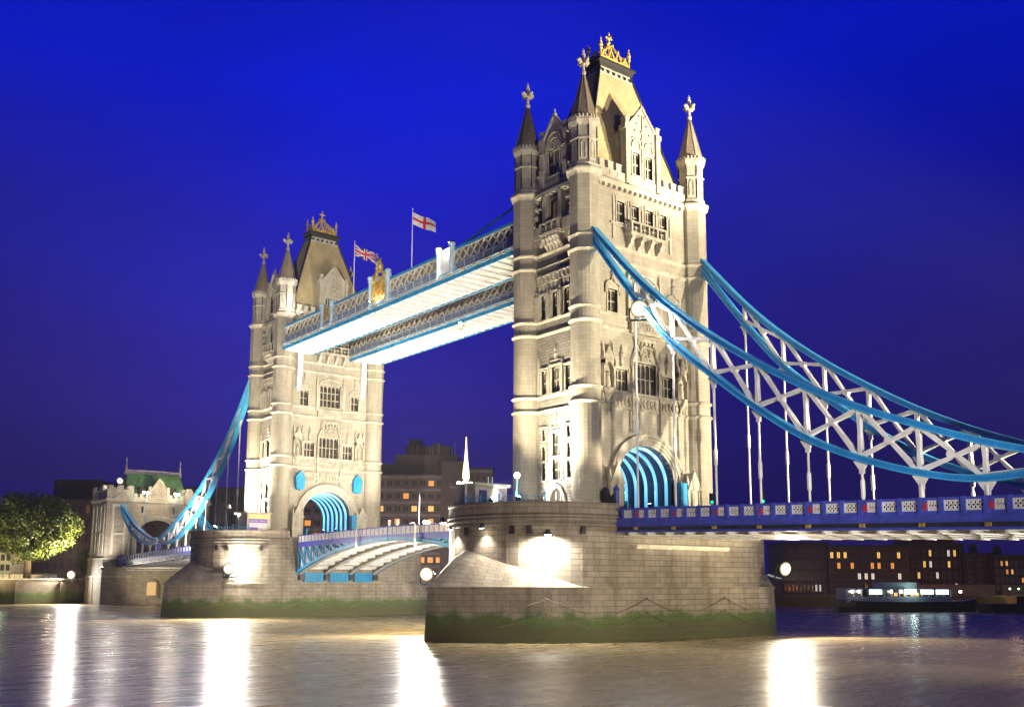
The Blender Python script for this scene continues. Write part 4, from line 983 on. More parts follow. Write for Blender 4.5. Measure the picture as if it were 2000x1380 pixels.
# ================================================================== BASCULES
def leaf(xp, sx, label):
    """xp: pier face; the leaf reaches from there to mid span"""
    root = thing('bascule_leaf', label, 'bascule span', (xp, 0, 11), 'two bascule leaves of the lifting span')
    Ln = 30.35; P = lambda r, y, z: Vector((xp+sx*r, y, z))
    zt = lambda r: 12.75+.35*math.sin(r/Ln*PI/2)
    zb = lambda r: 7.4+4.9*math.sin(min(1, r/Ln)*PI/2)**.82
    ns = 10
    def bx(mb, r0, r1, y0, y1, za0, za1, zb0, zb1):
        p = [P(r0, y0, za0), P(r1, y0, zb0), P(r1, y1, zb0), P(r0, y1, za0), P(r0, y0, za1), P(r1, y0, zb1), P(r1, y1, zb1), P(r0, y1, za1)]
        for q in ((0, 1, 2, 3), (4, 7, 6, 5), (0, 4, 5, 1), (3, 2, 6, 7), (0, 3, 7, 4), (1, 5, 6, 2)): mb.face([p[k] for k in q])
    rs = [Ln*i/ns for i in range(ns+1)]
    mb = MB()
    for a, b in zip(rs, rs[1:]): bx(mb, a, b, -7.6, 7.6, zt(a)-.1, zt(a), zt(b)-.1, zt(b))
    mb.build('roadway', ASPH, root)
    for s in (-1, 1):
        Y = s*7.6; y0, y1 = sorted((Y, Y+s*.35))
        mb = MB(); wb = MB()
        for a, b in zip(rs, rs[1:]):
            bx(mb, a, b, y0, y1, zt(a)-.75, zt(a)+.05, zt(b)-.75, zt(b)+.05); bx(mb, a, b, y0-.1, y1+.1, zt(a)+.0, zt(a)+.14, zt(b), zt(b)+.14)
            bx(mb, a, b, y0, y1, zt(a)+1.22, zt(a)+1.36, zt(b)+1.22, zt(b)+1.36)
        k = 24
        for i in range(k+1):
            r = Ln*i/k; bx(mb, r-.12, r+.12, y0-.05, y1+.05, zt(r), zt(r)+1.38, zt(r), zt(r)+1.38)
        mb.build('parapet_frame', NAVY, root)
        for i in range(k):
            r0, r1 = Ln*i/k+.12, Ln*(i+1)/k-.12; mb = MB(); bx(mb, r0, r1, Y+s*.36-.05, Y+s*.36+.05, zt(r0)+.16, zt(r0)+.2, zt(r1)+.16, zt(r1)+.2); bx(mb, r0, r1, Y+s*.38-.02, Y+s*.38+.02, zt(r0)+.2, zt(r0)+1.2, zt(r1)+.2, zt(r1)+1.2)
            c = (r0+r1)/2; z = zt(c)
            for sg in (1, -1): mb.bar(P(c-sg*.42, Y+s*.42, z+.25), P(c+sg*.42, Y+s*.42, z+1.15), .13, .06, (0, 1, 0))
            mb.rod(P(c, Y+s*.39, z+.7), P(c, Y+s*.47, z+.7), .2, 8)
            mb.build('lattice_panel', PANELW, root)
        mb = MB()
        m_ = 16; q = [Ln*i/m_ for i in range(m_+1)]
        for a, b in zip(q, q[1:]):
            bx(mb, a, b, y0-.08, y1+.08, zb(a), zb(a)+.55, zb(b), zb(b)+.55); bx(mb, a, b, y0-.2, y1+.2, zb(a)-.02, zb(a)+.12, zb(b)-.02, zb(b)+.12)
        mb.build('lower_chord', BLUE, root)
        mb = MB()
        q = [Ln*i/13 for i in range(14)]
        for i, r in enumerate(q[:-2]):
            ztp = zt(r)-.75; zbt = zb(r)+.5
            if ztp-zbt > .3:
                bx(mb, r-.16, r+.16, y0+.05, y1-.05, zbt, ztp, zbt, ztp)
                r2 = q[i+1]; mb.bar(P(r+.1, Y+s*.17, ztp), P(r2-.1, Y+s*.17, zb(r2)+.4), .34, .22, (0, 1, 0))
        mb.build('web_member', BLUE, root)
        if s < 0:
            mb = MB()
            for a, b in zip(q[8:], q[9:]): bx(mb, a, b, y0+.1, y1-.15, min(zb(a)+.5, zt(a)-.8), zt(a)-.7, min(zb(b)+.5, zt(b)-.8), zt(b)-.7)
            mb.build('web_plate', BLUE, root)
    for y in (-7.3, -2.5, 2.5, 7.3):
        mb = MB(); m_ = 14; q = [Ln*i/m_ for i in range(m_+1)]
        for a, b in zip(q, q[1:]):
            bx(mb, a, b, y-.1, y+.1, zb(a)+.05, max(zb(a)+.3, zt(a)-.5) if abs(y) > 7 else min(zb(a)+1.4, zt(a)-.2), zb(b)+.05, max(zb(b)+.3, zt(b)-.5) if abs(y) > 7 else min(zb(b)+1.4, zt(b)-.2)); bx(mb, a, b, y-.42, y+.42, zb(a)-.05, zb(a)+.05, zb(b)-.05, zb(b)+.05)
        mb.build('main_girder', WHT, root)
    mb = MB()
    for i in range(12):
        r = 1.2+i*2.55; z = zb(r)+.35; bx(mb, r-.14, r+.14, -7.2, 7.2, z, z+.7, z, z+.7)
        if i < 11:
            r2 = r+2.55; z2 = zb(r2)+.35
            for y in (-7.2, -2.4, 2.6): mb.bar(P(r, y, z), P(r2, y+4.7, z2), .18, .12); mb.bar(P(r, y+4.7, z), P(r2, y, z2), .18, .12)
    rr = [Ln*i/14 for i in range(15)]
    for a, b in zip(rr, rr[1:]): bx(mb, a, b, -7.3, 7.3, zb(a)+1.1, zb(a)+1.15, zb(b)+1.1, zb(b)+1.15)
    mb.build('cross_bracing', WHT, root)
    for y in (-5.0, 0, 5.0):
        mb = MB(); bx(mb, .05, .5, y-1.9, y+1.9, 6.0, 7.6, 6.0, 7.6)
        for i in range(7): bx(mb, .5, .6, y-1.8+i*.6, y-1.7+i*.6, 6.0, 7.6, 6.0, 7.6)
        mb.build('buffer_panel', TEAL, root)
    for y in (-7.3, -2.5, 2.5, 7.3): mb = MB(); bx(mb, -.3, .9, y-.5, y+.5, 6.3, 7.3, 6.3, 7.3); mb.build('bearing_block', WEB, root)
    return root
PANELW = mat('panel_white', (.74, .71, .68), .5); grime(PANELW, (.74, .71, .68), .35, 3)
leaf(-71.6, 1, 'left half of the lifting roadway, hinged at the far pier, blue truss sides, white girders')
leaf(-10.7, -1, 'right half of the lifting roadway, hinged at the near pier beside its drum')

# ================================================================== SQUAT GATEHOUSE (north abutment)
def gatehouse():
    xs, xn = -171.0, -181.5; X0 = (xs+xn)/2; D = (xs-xn)/2
    root = thing('abutment_gatehouse', 'squat stone gatehouse with battlements and steep green roof at the far end of the bridge', 'gatehouse', (X0, 0, 0))
    F = {k: frame(X0, 0, k) for k in 'SNWE'}; S = F['S']
    mb = MB(); arch = (-5.0, 5.0, 12.6, 21.6, 'arch'); sl = [(-4.35, -3.75, 23.2, 25.2), (3.75, 4.35, 23.2, 25.2)]
    low = [(-1.8, 1.8, 1.5, 6.5, 'low')]
    wall_holes(mb, S, D, -8.5, 8.5, 0, 26.2, [arch]+sl+low); wall_holes(mb, F['N'], D, -8.5, 8.5, 0, 26.2, [arch])
    ap = arch_path(5.0, 17.4, 4.1, 12.6)
    for k in 'SN':
        for a, b in zip(ap[1:-1], ap[2:-1]): mb.face([F[k](a[0], D, a[1]), F[k](b[0], D, b[1]), F[k](b[0], D, 21.6), F[k](a[0], D, 21.6)])
    for a, b in zip(ap, ap[1:]): mb.face([S(a[0], D, a[1]), S(b[0], D, b[1]), S(b[0], -D, b[1]), S(a[0], -D, a[1])])
    mb.face([S(-8.5, D, 26.2), S(8.5, D, 26.2), S(8.5, -D, 26.2), S(-8.5, -D, 26.2)])
    lp = arch_path(1.8, 4.6, 1.9, 1.5, 12)
    for a, b in zip(lp[1:-1], lp[2:-1]): mb.face([S(a[0], D, a[1]), S(b[0], D, b[1]), S(b[0], D, 6.5), S(a[0], D, 6.5)])
    for a, b in zip(lp, lp[1:]): mb.face([S(a[0], D, a[1]), S(b[0], D, b[1]), S(b[0], D-2.5, b[1]), S(a[0], D-2.5, a[1])])
    mb.face([S(-1.8, D-2.5, 1.5), S(1.8, D-2.5, 1.5), S(1.8, D-2.5, 6.5), S(-1.8, D-2.5, 6.5)])
    mb.build('wall', GATEST, root)
    for k in 'SN':
        mb = MB()
        for r0, w, h in ((0, .35, .15), (.4, .4, .3), (.9, .4, .45)): mb.strip(arch_path(5.0+r0, 17.4, 4.1+r0*.9, 12.6, 20), w, h+.3, F[k], D-.3)
        mb.build('archivolt', TRIM, root)
    for h in sl: window(root, S, D, h, 1, 1, hood=False)
    tw = 3.1
    for sx in (1, -1):
        for sy in (1, -1):
            cx, cy = X0+sx*(D-1.9), sy*10.1; mb = MB()
            def sq(r, z0, z1, m=mb): m.box(cx-r, cx+r, cy-r, cy+r, z0, z1)
            sq(tw+.55, -1, 7.0); sq(tw+.3, 7.0, 11.5); sq(tw, 11.5, 26.2)
            t = mb.build('corner_turret', GATEST, root)
            mb = MB()
            def sq2(r, z0, z1): mb.box(cx-r, cx+r, cy-r, cy+r, z0, z1)
            sq2(tw+.65, 6.8, 7.15); sq2(tw+.4, 11.3, 11.6); sq2(tw+.25, 25.9, 26.2); sq2(tw+.4, 26.2, 26.6); sq2(tw+.12, 26.6, 29.0); sq2(tw+.25, 28.7, 28.95)
            for k in range(4):
                for q in (-1, 0, 1):
                    dx, dy = ((1, 0), (-1, 0), (0, 1), (0, -1))[k]; ox, oy = cx+dx*(tw-.1)+(0 if dx else q*(tw-.55)), cy+dy*(tw-.1)+(0 if dy else q*(tw-.55))
                    if q == 0 or dx: mb.box(ox-.6, ox+.6, oy-.6, oy+.6, 28.95, 30.0)
            f = frame(cx, cy, 'W'); g = frame(cx, cy, 'S')
            for fr in (f, g):
                fr_ = fr
                for q in (-1, 1): mb.box(q*1.5-.3, q*1.5+.3, tw-.1, tw+.18, 12.5, 25.0, fr_)
                mb.box(-1.8, 1.8, tw-.1, tw+.2, 24.6, 25.2, fr_); mb.box(-1.8, 1.8, tw-.1, tw+.2, 17.5, 18.0, fr_)
            mb.prism([(-1.9, 26.4), (1.9, 26.4), (0, 28.2)], tw, tw+.35, g)
            mb.build('turret_trim', TRIM, t)
    for k in 'SN':
        mb = MB(); course(mb, F[k], D, -7.2, 7.2, 26.1, .7, .4)
        for i in range(9):
            u = -6.0+i*1.5
            if abs(u) < 2.4: continue
            mb.box(u-.45, u+.45, D-.4, D+.2, 27.4, 28.2, F[k])
        mb.box(-7.2, -2.4, D-.4, D+.2, 26.4, 27.4, F[k]); mb.box(2.4, 7.2, D-.4, D+.2, 26.4, 27.4, F[k])
        mb.build('battlement', TRIM, root)
    mb = MB(); a = [(X0+sx*(D-.6), sy*8.2, 26.3) for sx, sy in ((1, -1), (1, 1), (-1, 1), (-1, -1))]; b = [(X0+sx*.5, sy*6.9, 33.9) for sx, sy in ((1, -1), (1, 1), (-1, 1), (-1, -1))]
    for i in range(4): mb.face([a[i], a[(i+1) % 4], b[(i+1) % 4], b[i]])
    mb.face(b); rf = mb.build('roof', LEAD, root)
    mb = MB(); mb.box(X0-.3, X0+.3, -6.9, 6.9, 33.8, 34.1)
    for i in range(28): y = -6.8+i*.5; mb.bar((X0, y, 34.1), (X0, y+.25, 34.75), .09); mb.bar((X0, y+.5, 34.1), (X0, y+.25, 34.75), .09)
    mb.box(X0-.12, X0+.12, -6.9, 6.9, 34.72, 34.9); mb.build('ridge_cresting', TRIM, rf)
    for s in (-1, 1):
        mb = MB(); mb.lathe([(.55, 33.6), (.3, 35.0), (.2, 35.6), (.35, 35.8), (.14, 36.1), (.12, 37.0), (.25, 37.2), (.03, 38.2)], X0, s*7.1, 6); mb.build('roof_finial', TRIM, rf)
    for u in (-4.2, 4.2):
        mb = MB(); mb.box(u-.7, u+.7, D-2.2, D-1.0, 28.4, 30.2, S); mb.build('roof_window', GLASS, rf)
    mb = MB(); mb.prism([(-2.4, 26.0), (2.4, 26.0), (2.4, 28.6), (1.5, 29.8), (0, 32.2), (-1.5, 29.8), (-2.4, 28.6)], D-.5, D+.25, S)
    g = mb.build('gable', GATEST, root); mb = MB()
    for s in (-1, 1):
        mb.bar(S(s*2.5, D+.1, 28.6), S(0, D+.1, 32.4), .3, .7, (1, 0, 0)); mb.box(s*2.4-.3, s*2.4+.3, D-.3, D+.4, 26, 30.2, S)
    mb.box(-1.6, 1.6, D+.25, D+.4, 27.2, 27.4, S)
    for q in range(6): mb.ball(S(-1.2+q*.48, D+.3, 28.4+(q % 2)*.6), .22, 6)
    mb.build('gable_trim', CARVE, g)
    mb = MB()     # maintenance gantry under the deck
    mb.box(-7.5, 7.5, D+.2, D+1.6, 8.6, 8.75, S)
    for i in range(11): mb.box(-7.5+i*1.5-.05, -7.5+i*1.5+.05, D+1.5, D+1.6, 8.75, 9.9, S)
    mb.box(-7.5, 7.5, D+1.5, D+1.6, 9.85, 9.95, S); mb.build('gantry', WHT, root)
    mb = MB(); mb.box(-1.2, 1.2, D-2.3, D-2.0, 2.2, 5.6, S); mb.build('lit_doorway', DIMW2, root)
    # tie chain down to the landward anchorage, seen past the west side
    for s in (-1, 1):
        mb = MB(); mb.bar((xn+1, s*9.6, 24.0), (xn-14, s*9.6, 13), .9, .9); mb.build('land_tie', CHAINB, root)
    return root
GATEST = ashlar('gatehouse_stone', (.36, .31, .235), (.27, .23, .17), 1.3, .55, stain=.4, bump=.6)
DIMW2 = emis('archway_glow', (1, .6, .22), .8)
gatehouse()

# ================================================================== LAMPS
def floodlight(loc, target, label, power, col=WHITE, size=100, blend=.6, r=.4, n=1, stem=None, lens=None, spot=True, rad=None, group='floodlights on the bridge', glow_only=False):
    loc = Vector(loc); d = (Vector(target)-loc).normalized()
    root = thing('floodlight', label, 'floodlight', loc, group)
    side = d.cross(Vector((0, 0, 1)));
    if side.length < .1: side = Vector((1, 0, 0))
    side.normalize(); upv = side.cross(d)
    offs = [(0, 0)] if n == 1 else [(0, 0)]+[(1.08*math.cos(PI*k/3), 1.08*math.sin(PI*k/3)) for k in range(6)]
    for q, (ox, oy) in enumerate(offs):
        L0 = loc+side*ox*r*1.0+upv*oy*r*1.0; back = L0-d*r*1.0; mb = MB()
        mb.rod(back-d*r*.6, back, r*.55, 10, r*.8); mb.rod(back, L0, r*.8, 10, r*1.08)
        for s in (-1, 1): mb.bar(back+side*s*r*1.15+d*r*.4, back+side*s*r*1.15-Vector((0, 0, r*1.6)), r*.16)
        mb.bar(back+side*r*1.2-Vector((0, 0, r*1.6)), back-side*r*1.2-Vector((0, 0, r*1.6)), r*.2)
        mb.build('housing', BLACK, root)
        rings = ((0.0001, .5, lens or LENS),) if n == 1 and r < .45 else ((0.0001, .40, lens or LENS), (.40, .58, RIM1), (.58, .76, RIM2), (.76, .90, RIM3), (.90, 1.0, RIM4))  # stepped emission in the outer rings puts a soft halo round the core
        k0 = 1.0 if len(rings) > 1 else 2.0; ln = None
        for (q0, q1, m_) in rings:
            mb = MB(); mb.lathe([(max(1e-4, r*q0*k0), -r*.22*q0*q0), (r*q1*k0, -r*.22*q1*q1)], 0, 0, 20, sm=True, cap=False)
            mb.v = [L0+side*v.x+upv*v.y+d*(v.z+r*.26) for v in mb.v]
            o_ = mb.build('lens' if ln is None else 'glow_ring', m_, ln or root); ln = ln or o_
    back = loc-d*r
    if stem is not None:
        mb = MB(); mb.rod(back-Vector((0, 0, r*1.6)), Vector(stem), max(.06, r*.18), 6); mb.build('bracket', PALEB, root)
    if power:
        lamp('lamp_light', loc+d*(r*.6+.06), power, col, target if size < 175 else None, size, blend, rad or r*.6, root)
    return root
# --- pier tops washing the west walls of both towers
floodlight((-2.2, -17.4, 15.6), (-.5, -9.5, 21), 'floodlight on near pier top aimed up at the left wall of the near tower', 34000, WHITE, 120, .9, .35, stem=(-2.2, -17.4, 13.8))
floodlight((3.5, -18.0, 15.5), (2.0, -9.5, 34), 'small floodlight behind the drum parapet right of the cabin, aimed up the corner turret', 62000, WARM, 95, .9, .3, stem=(3.5, -18.0, 13.8))
floodlight((-85.5, -15.2, 19.6), (-83.0, -9.5, 22), 'starry bright floodlight on a pole beside the far tower', 26000, WHITE, 140, .9, .6, n=1, stem=(-85.5, -15.2, 13.8))
floodlight((-81, -19.5, 15.6), (-81.5, -9.5, 36), 'floodlight on the far pier edge under the sign kiosk, aimed up the tower wall', 70000, WARM, 90, .9, .3, stem=(-81, -19.5, 13.8))
# --- south faces
lamp('unseen_flood', (88, 22, 9), 640000, WARM, (0, 0, 44), 44, .35, .5)
lamp('unseen_flood', (86, 44, 12), 330000, WARM, (0, 3, 47), 40, .4, .5)
lamp('unseen_flood', (86, 40, 12), 1900000, WARM, (0, 1, 67), 14, .8, .5)  # extra beam added to brighten the roof
lamp('unseen_flood', (104, -52, 6), 190000, WHITE, (18, -8, 34), 34, .6, .6)  # frontal fill added for the near tower and chain
lamp('unseen_flood', (100, -72, 5), 150000, WARM, (5, -17, 7.5), 17, .9, .6)  # fill added for the pier drum and cornice
lamp('unseen_flood', (104, -30, 4), 85000, YELL, (11, -4, 4.5), 20, .9, .6)  # fill added for the pier wall under the deck
lamp('unseen_flood', (100, -40, 6), 90000, WHITE, (44, -6, 19), 30, .8, .6)  # fill added for the chains
lamp('unseen_flood', (92, -112, 6), 1100000, WHITE, (-58, -8, 44), 22, .9, .6)  # fill added for the walkway side
floodlight((-12.2, 6.0, 15.2), (-82, 0, 34), 'floodlight at the foot of the near tower facing the far tower, behind the bascule', 120000, WARM, 70, .8, .4, stem=(-12.2, 6, 13))
floodlight((-12.2, -7.6, 15.2), (-82, 1, 38), 'floodlight beside the near drum aimed at the arched face of the far tower', 75000, WHITE, 60, .8, .4, stem=(-12.2, -7.6, 13.2))
# --- lamps at mid span and on the soffits
floodlight((-44.5, -1.5, 15.3), (-46, -7, 48), 'dazzling floodlight in the lamp cluster at mid roadway, aimed up at the walkway', 40000, WHITE, 150, .8, .4, stem=(-44.5, -1.5, 13.0))
floodlight((-22, 2.0, 14.6), (-18, -2, 48), 'upward floodlight added on the right bascule roadway to whiten the walkway soffit', 21000, WHITE, 140, .8, .35, stem=(-22, 2.0, 13.0))  # uplight added to whiten the walkway soffit above
floodlight((-66, 2.0, 14.6), (-68, -2, 48), 'upward floodlight added on the left bascule roadway near the far tower to whiten the soffit', 22000, WHITE, 140, .8, .35, stem=(-66, 2.0, 12.8))  # second added uplight for the soffit, towards the far tower
# --- on chains, walkways
floodlight((14.6, -9.9, 36.0), (48, -46, 10), 'dazzling starry floodlight hung on the nearest chain in front of the near tower', 30000, WHITE, 150, .7, .95, n=1, stem=(13.8, -9.5, 37.4))
floodlight((-21.6, -10.4, 53.2), (-24, -13.5, 50.0), 'small starry lamp on top of the white walkway panel', 6500, WHITE, 150, .8, .42, lens=LENSC, stem=(-21.6, -9.9, 52.4))
floodlight((-39.0, 3.6, 47.6), (-20, -30, 20), 'lamp under the rear walkway, glowing against its white soffit', 1500, WHITE, 160, .8, .3, stem=(-39.0, 4.2, 48.1))
floodlight((-41, -12.2, 48.8), (-41, -10.3, 51.6), 'tiny lamp lighting the gilded arms from the walkway moulding', 420, WARM, 130, .8, .14, stem=(-41, -10.6, 48.7))
floodlight((-69.5, -9.8, 53.6), (-76.4, -9.6, 61), 'small floodlight on the walkway roof at the far tower end, lighting the corner turret', 7000, WHITE, 95, .8, .22, stem=(-69.5, -9.6, 52.6))
# --- piers
for a, zz, pw, rr, lab in ((-73, 12.0, 1500, .28, 'starry small lamp tucked under the drum cornice, left of the big wall glow'), (-36, 11.2, 13500, .34, 'lamp under the drum cornice throwing the biggest white glow on the near pier'), (-100, 12.0, 2000, .2, 'lamp under the drum cornice at the left nose of the near pier')):
    t = R_(a); R0 = 10.65; c = Vector((R0*math.cos(t), -11.9+R0*math.sin(t), zz)); nx = Vector((math.cos(t), math.sin(t), 0))
    floodlight(c+nx*(1.25 if a == -36 else .85), c-Vector((0, 0, 4))+nx*.35, lab, pw, WHITE, 168 if a == -36 else 105, .5 if a == -36 else .9, rr, stem=c+nx*.1+Vector((0, 0, .3)))
floodlight((-11.6, -17.8, 13.4), (-11.4, -17.2, 8), 'starry lamp on the left edge of the near drum beside the bascule', 1500, WHITE, 160, .9, .4, stem=(-9.4, -17.2, 13.4))
t = R_(-40); c = Vector((-82.3+10.65*math.cos(t), -11.9+10.65*math.sin(t), 8.2)); nx = Vector((math.cos(t), math.sin(t), 0))
floodlight(c+nx*2.0, c+nx*30+Vector((10, -4, -3)), 'huge starry floodlight on the rounded wall of the far pier', 60000, WHITE, 165, .7, .95, n=1, stem=c)
lamp('lamp_light', c+nx*1.5+Vector((1.2, 1.2, .9)), 6500, WHITE, None, rad=.4)  # bare wash added to burn out the wall behind the floodlight
floodlight((-12.7, -19.4, 7.15), (20, -60, 3), 'huge starry floodlight at the left edge of the near pier by its sloped cap', 50000, WHITE, 165, .7, .85, n=1, stem=(-11.0, -18.6, 6.5))
lamp('lamp_light', (-14.0, -17.5, 8.4), 16000, YELL, None, rad=.4)  # bare fill added beside the left pier floodlight
floodlight((13.7, 15.6, 7.9), (44, 8, 3), 'huge starry floodlight at the right end of the near pier under the deck', 40000, WARM, 112, .6, .85, n=1, stem=(11.2, 15.4, 7.2))
lamp('lamp_light', (17.0, 9.0, 7.6), 700, YELL, None, rad=.4)  # bare fill added for the yellowish wall near the right floodlight
for y, l in ((-5, 'left'), (5, 'right')):
    lamp('underdeck_fill', (82.0, y, 8.6), 48000, WHITE, (30, y*.6, 11.2), 100, .9, .25)  # unseen lamps added to brighten the side span underside
    floodlight((-11.9, y, 6.4), (-42, y*.5, 12.6), 'unseen floodlight added on the near pier wall to brighten the bascule underside, %s one' % l, 90000, WHITE, 130, .9, .25, stem=(-11.3, y, 6.4))  # fixtures added out of view to brighten the bascule underside
    floodlight((-93.6, y, 7.5), (-130, y, 11), 'floodlight added on the far pier to brighten the left deck underside, %s one' % l, 12000, WHITE, 120, .9, .25, stem=(-93, y, 7.5))  # fixtures added to brighten the left span underside
# --- road arch lighting
for X0 in (0, -82.3):
    for dx in (-2.6, 2.6):
        floodlight((X0+dx, 3.6, 15.9), (X0+dx-.5, 2.2, 22), 'cool uplight on the right side inside the %s road arch, %s of two' % ('near' if X0 == 0 else 'far', 'inner' if dx < 0 else 'outer'), 700, COOL, 140, .9, .22, lens=LENSC, stem=(X0+dx, 3.8, 14.0), group='uplights inside the road arches')
        floodlight((X0+dx, -3.6, 15.9), (X0+dx-.5, -2.2, 22), 'cool uplight on the left side inside the %s road arch, %s of two' % ('near' if X0 == 0 else 'far', 'inner' if dx < 0 else 'outer'), 420, COOL, 140, .9, .22, lens=LENSC, stem=(X0+dx, -3.8, 14.0), group='uplights inside the road arches')
# --- far bank
floodlight((-185.2, -16.8, 7.4), (-140, -60, 2), 'huge starry floodlight on the embankment wall below the tree', 50000, WHITE, 165, .7, 1.15, n=1, stem=(-186, -16.8, 6.4), group='lamps on the far bank')
lamp('lamp_light', (-184.5, -15.5, 11.0), 80000, YELL, (-193, -22, 20), 120, .8, .5)  # bare fill added beside the wall floodlight to light the tree
floodlight((-172.5, -9.6, 31.4), (-120, -60, 10), 'starry floodlight on the left battlements of the squat gatehouse', 6000, WHITE, 170, .7, .85, n=1, stem=(-174, -9.6, 29.9), group='lamps on the far bank')
floodlight((-161, -16.0, 9.0), (-174, -13, 20), 'floodlight by the foot of the gatehouse aimed up its left wall', 16000, WHITE, 66, .8, .3, stem=(-161, -16, -1), group='lamps on the far bank')
lamp('lamp_light', (-164, 2, 29.5), 5200, WARM, None, rad=.5)
lamp('lamp_light', (-160, -2, 4.5), 4200, WARM, (-170, 0, 8), 120, .8, .4)
lamp('lamp_light', (-112, -15, 12.0), 34000, WHITE, (-122, -9.5, 26), 120, .8, .4)  # bare fill added to brighten the far chain

def globe_lamp(x, y, z0, h, label, heads=1, m=None, glow=None, power=300, col=WHITE, arms=False, group='globe street lamps'):
    root = thing('street_lamp', label, 'street lamp', (x, y, z0), group); m = m or BLUE
    mb = MB(); mb.lathe([(.28, z0), (.28, z0+.5), (.16, z0+.7), (.12, z0+1.4), (.08, z0+h*.55), (.12, z0+h*.56), (.06, z0+h*.6), (.05, z0+h-.3)], x, y, 8)
    if arms:
        for s in (-1, 1):
            mb.tube([(x, y, z0+h*.42), (x-s*.3*.62, y+s*.3*.79, z0+h*.36), (x-s*.62*.62, y+s*.62*.79, z0+h*.44), (x-s*.72*.62, y+s*.72*.79, z0+h*.5)], .06); mb.ball((x-s*.72*.62, y+s*.72*.79, z0+h*.53), .1, 6)
        mb.bar((x-.45, y+.57, z0+h*.46), (x+.45, y-.57, z0+h*.46), .09)
    pts = [(x, y)] if heads == 1 else [(x-.55*k, y+.7*k) for k in (-1, 1)]
    if heads == 2: mb.bar((x-.55, y+.7, z0+h-.4), (x+.55, y-.7, z0+h-.4), .1)
    mb.build('post', m, root)
    for px, py in pts:
        mb = MB(); mb.ball((px, py, z0+h), .34 if heads == 1 else .3, 10); mb.build('globe', glow or GLOBE, root)
    if power: lamp('lamp_light', (x, y, z0+h+.6), power, col, None, rad=.35, parent=root)
    return root
globe_lamp(-.3, -15.2, 14.0, 4.45, 'blue street lamp with glowing globe on the near pier, just left of the near tower', arms=True, glow=LENSC, power=250, col=COOL)
globe_lamp(-80.0, -14.3, 14.0, 6.2, 'pale blue ornate lamp post in front of the sign kiosk on the far pier', arms=True, m=BLUE, power=120)
globe_lamp(-45.0, 1.5, 13.0, 2.6, 'white clustered lamp post at the middle of the lifting roadway', heads=2, m=WHT, power=500)
for y, l in ((-4.8, 'left'), (3.2, 'right')):
    globe_lamp(-166.5, y, 12.8, 15.4, 'tall double globe lamp in front of the squat gatehouse, %s one' % l, heads=2, m=BLUE, power=600, col=WHITE)
for (u, y, z, l) in ((-196, -9.0, 5.6, 'taller'), (-200, -6.5, 5.6, 'shorter')): globe_lamp(u, y, z, 9 if l == 'taller' else 5.5, 'globe lamp between tree and gatehouse, %s of the pair' % l, power=120)
globe_lamp(-190, -9.4, 6.3, 3.2, 'white twin globe lamp on the embankment left of the gatehouse foot', heads=2, m=WHT, power=200)

# ================================================================== THINGS ON THE BRIDGE
def tapered_mast(x, y, z0, h, label, m=None, r=.12, emit=None):
    root = thing('mast', label, 'mast', (x, y, z0), 'slim white masts'); mb = MB(); mb.rod((x, y, z0), (x, y, z0+h), r, 8, r*.3); mb.build('pole', m or WHT, root)
    if emit: mb = MB(); mb.lathe([(.08, z0+3.6), (.42, z0+4.0), (.36, z0+4.9), (.2, z0+6.2), (.10, z0+7.6), (.05, z0+h+.2)], x, y, 10, sm=True); mb.build('glow_smear', emit, root)  # glowing shape added to imitate an upright smear of light
    return root, mb
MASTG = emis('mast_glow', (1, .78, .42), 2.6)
t, _ = tapered_mast(-3.2, -20.4, 14.0, 8.6, 'slim white mast with an added glow shape on the near pier beside the cabin', r=.16, emit=MASTG)
floodlight((-3.5, -19.6, 17.5), (-3.25, -20.35, 20.5), 'bright warm lamp at the foot of the white mast on the cabin roof', 900, WARM, 120, .8, .34, stem=(-3.5, -19.0, 17.3))
tapered_mast(-45.2, .2, 13.0, 7.0, 'slim white mast at mid span above the lamp cluster', r=.09)
for X, l in ((-50.2, 'left'), (-32.9, 'right')): tapered_mast(X, -8.35, 10.9, 3.6, 'short white post standing against the bascule parapet, %s one' % l, r=.22)
# control cabin
root = thing('control_cabin', 'small flat-roofed stone cabin on the near pier behind the parapet', 'cabin', (-4, -17.6, 13.8))
mb = MB(); mb.box(-6.5, -2.2, -19.8, -15.2, 13.8, 17.2); mb.build('wall', TRIM, root)
mb = MB(); mb.box(-6.8, -1.9, -20.1, -14.9, 17.2, 17.5); mb.build('roof', TRIM, root)
f = frame(-2.2, 0, 'S')
for u0, u1 in ((-19.2, -18.2), (-16.6, -15.8)):
    mb = MB(); mb.box(u0-.08, u1+.08, -.05, .06, 14.6, 16.7, f); o = mb.build('window', NAVY, root); mb = MB()
    for i in range(3): mb.box(u0+(u1-u0)*(i)/3+.04, u0+(u1-u0)*(i+1)/3-.04, .06, .08, 14.7, 16.6, f)
    mb.build('pane', GLASS, o)
for y in (-16.0, -16.6): mb = MB(); mb.rod((-4, y, 17.5), (-4, y, 18.5), .05); mb.build('aerial', WHT, root)
for y in (-19.3, -18.6, -17.9):
    mb = MB(); mb.ball((-6.2, y, 17.75), .22, 8); mb.build('roof_lamp', GLOBE, root)
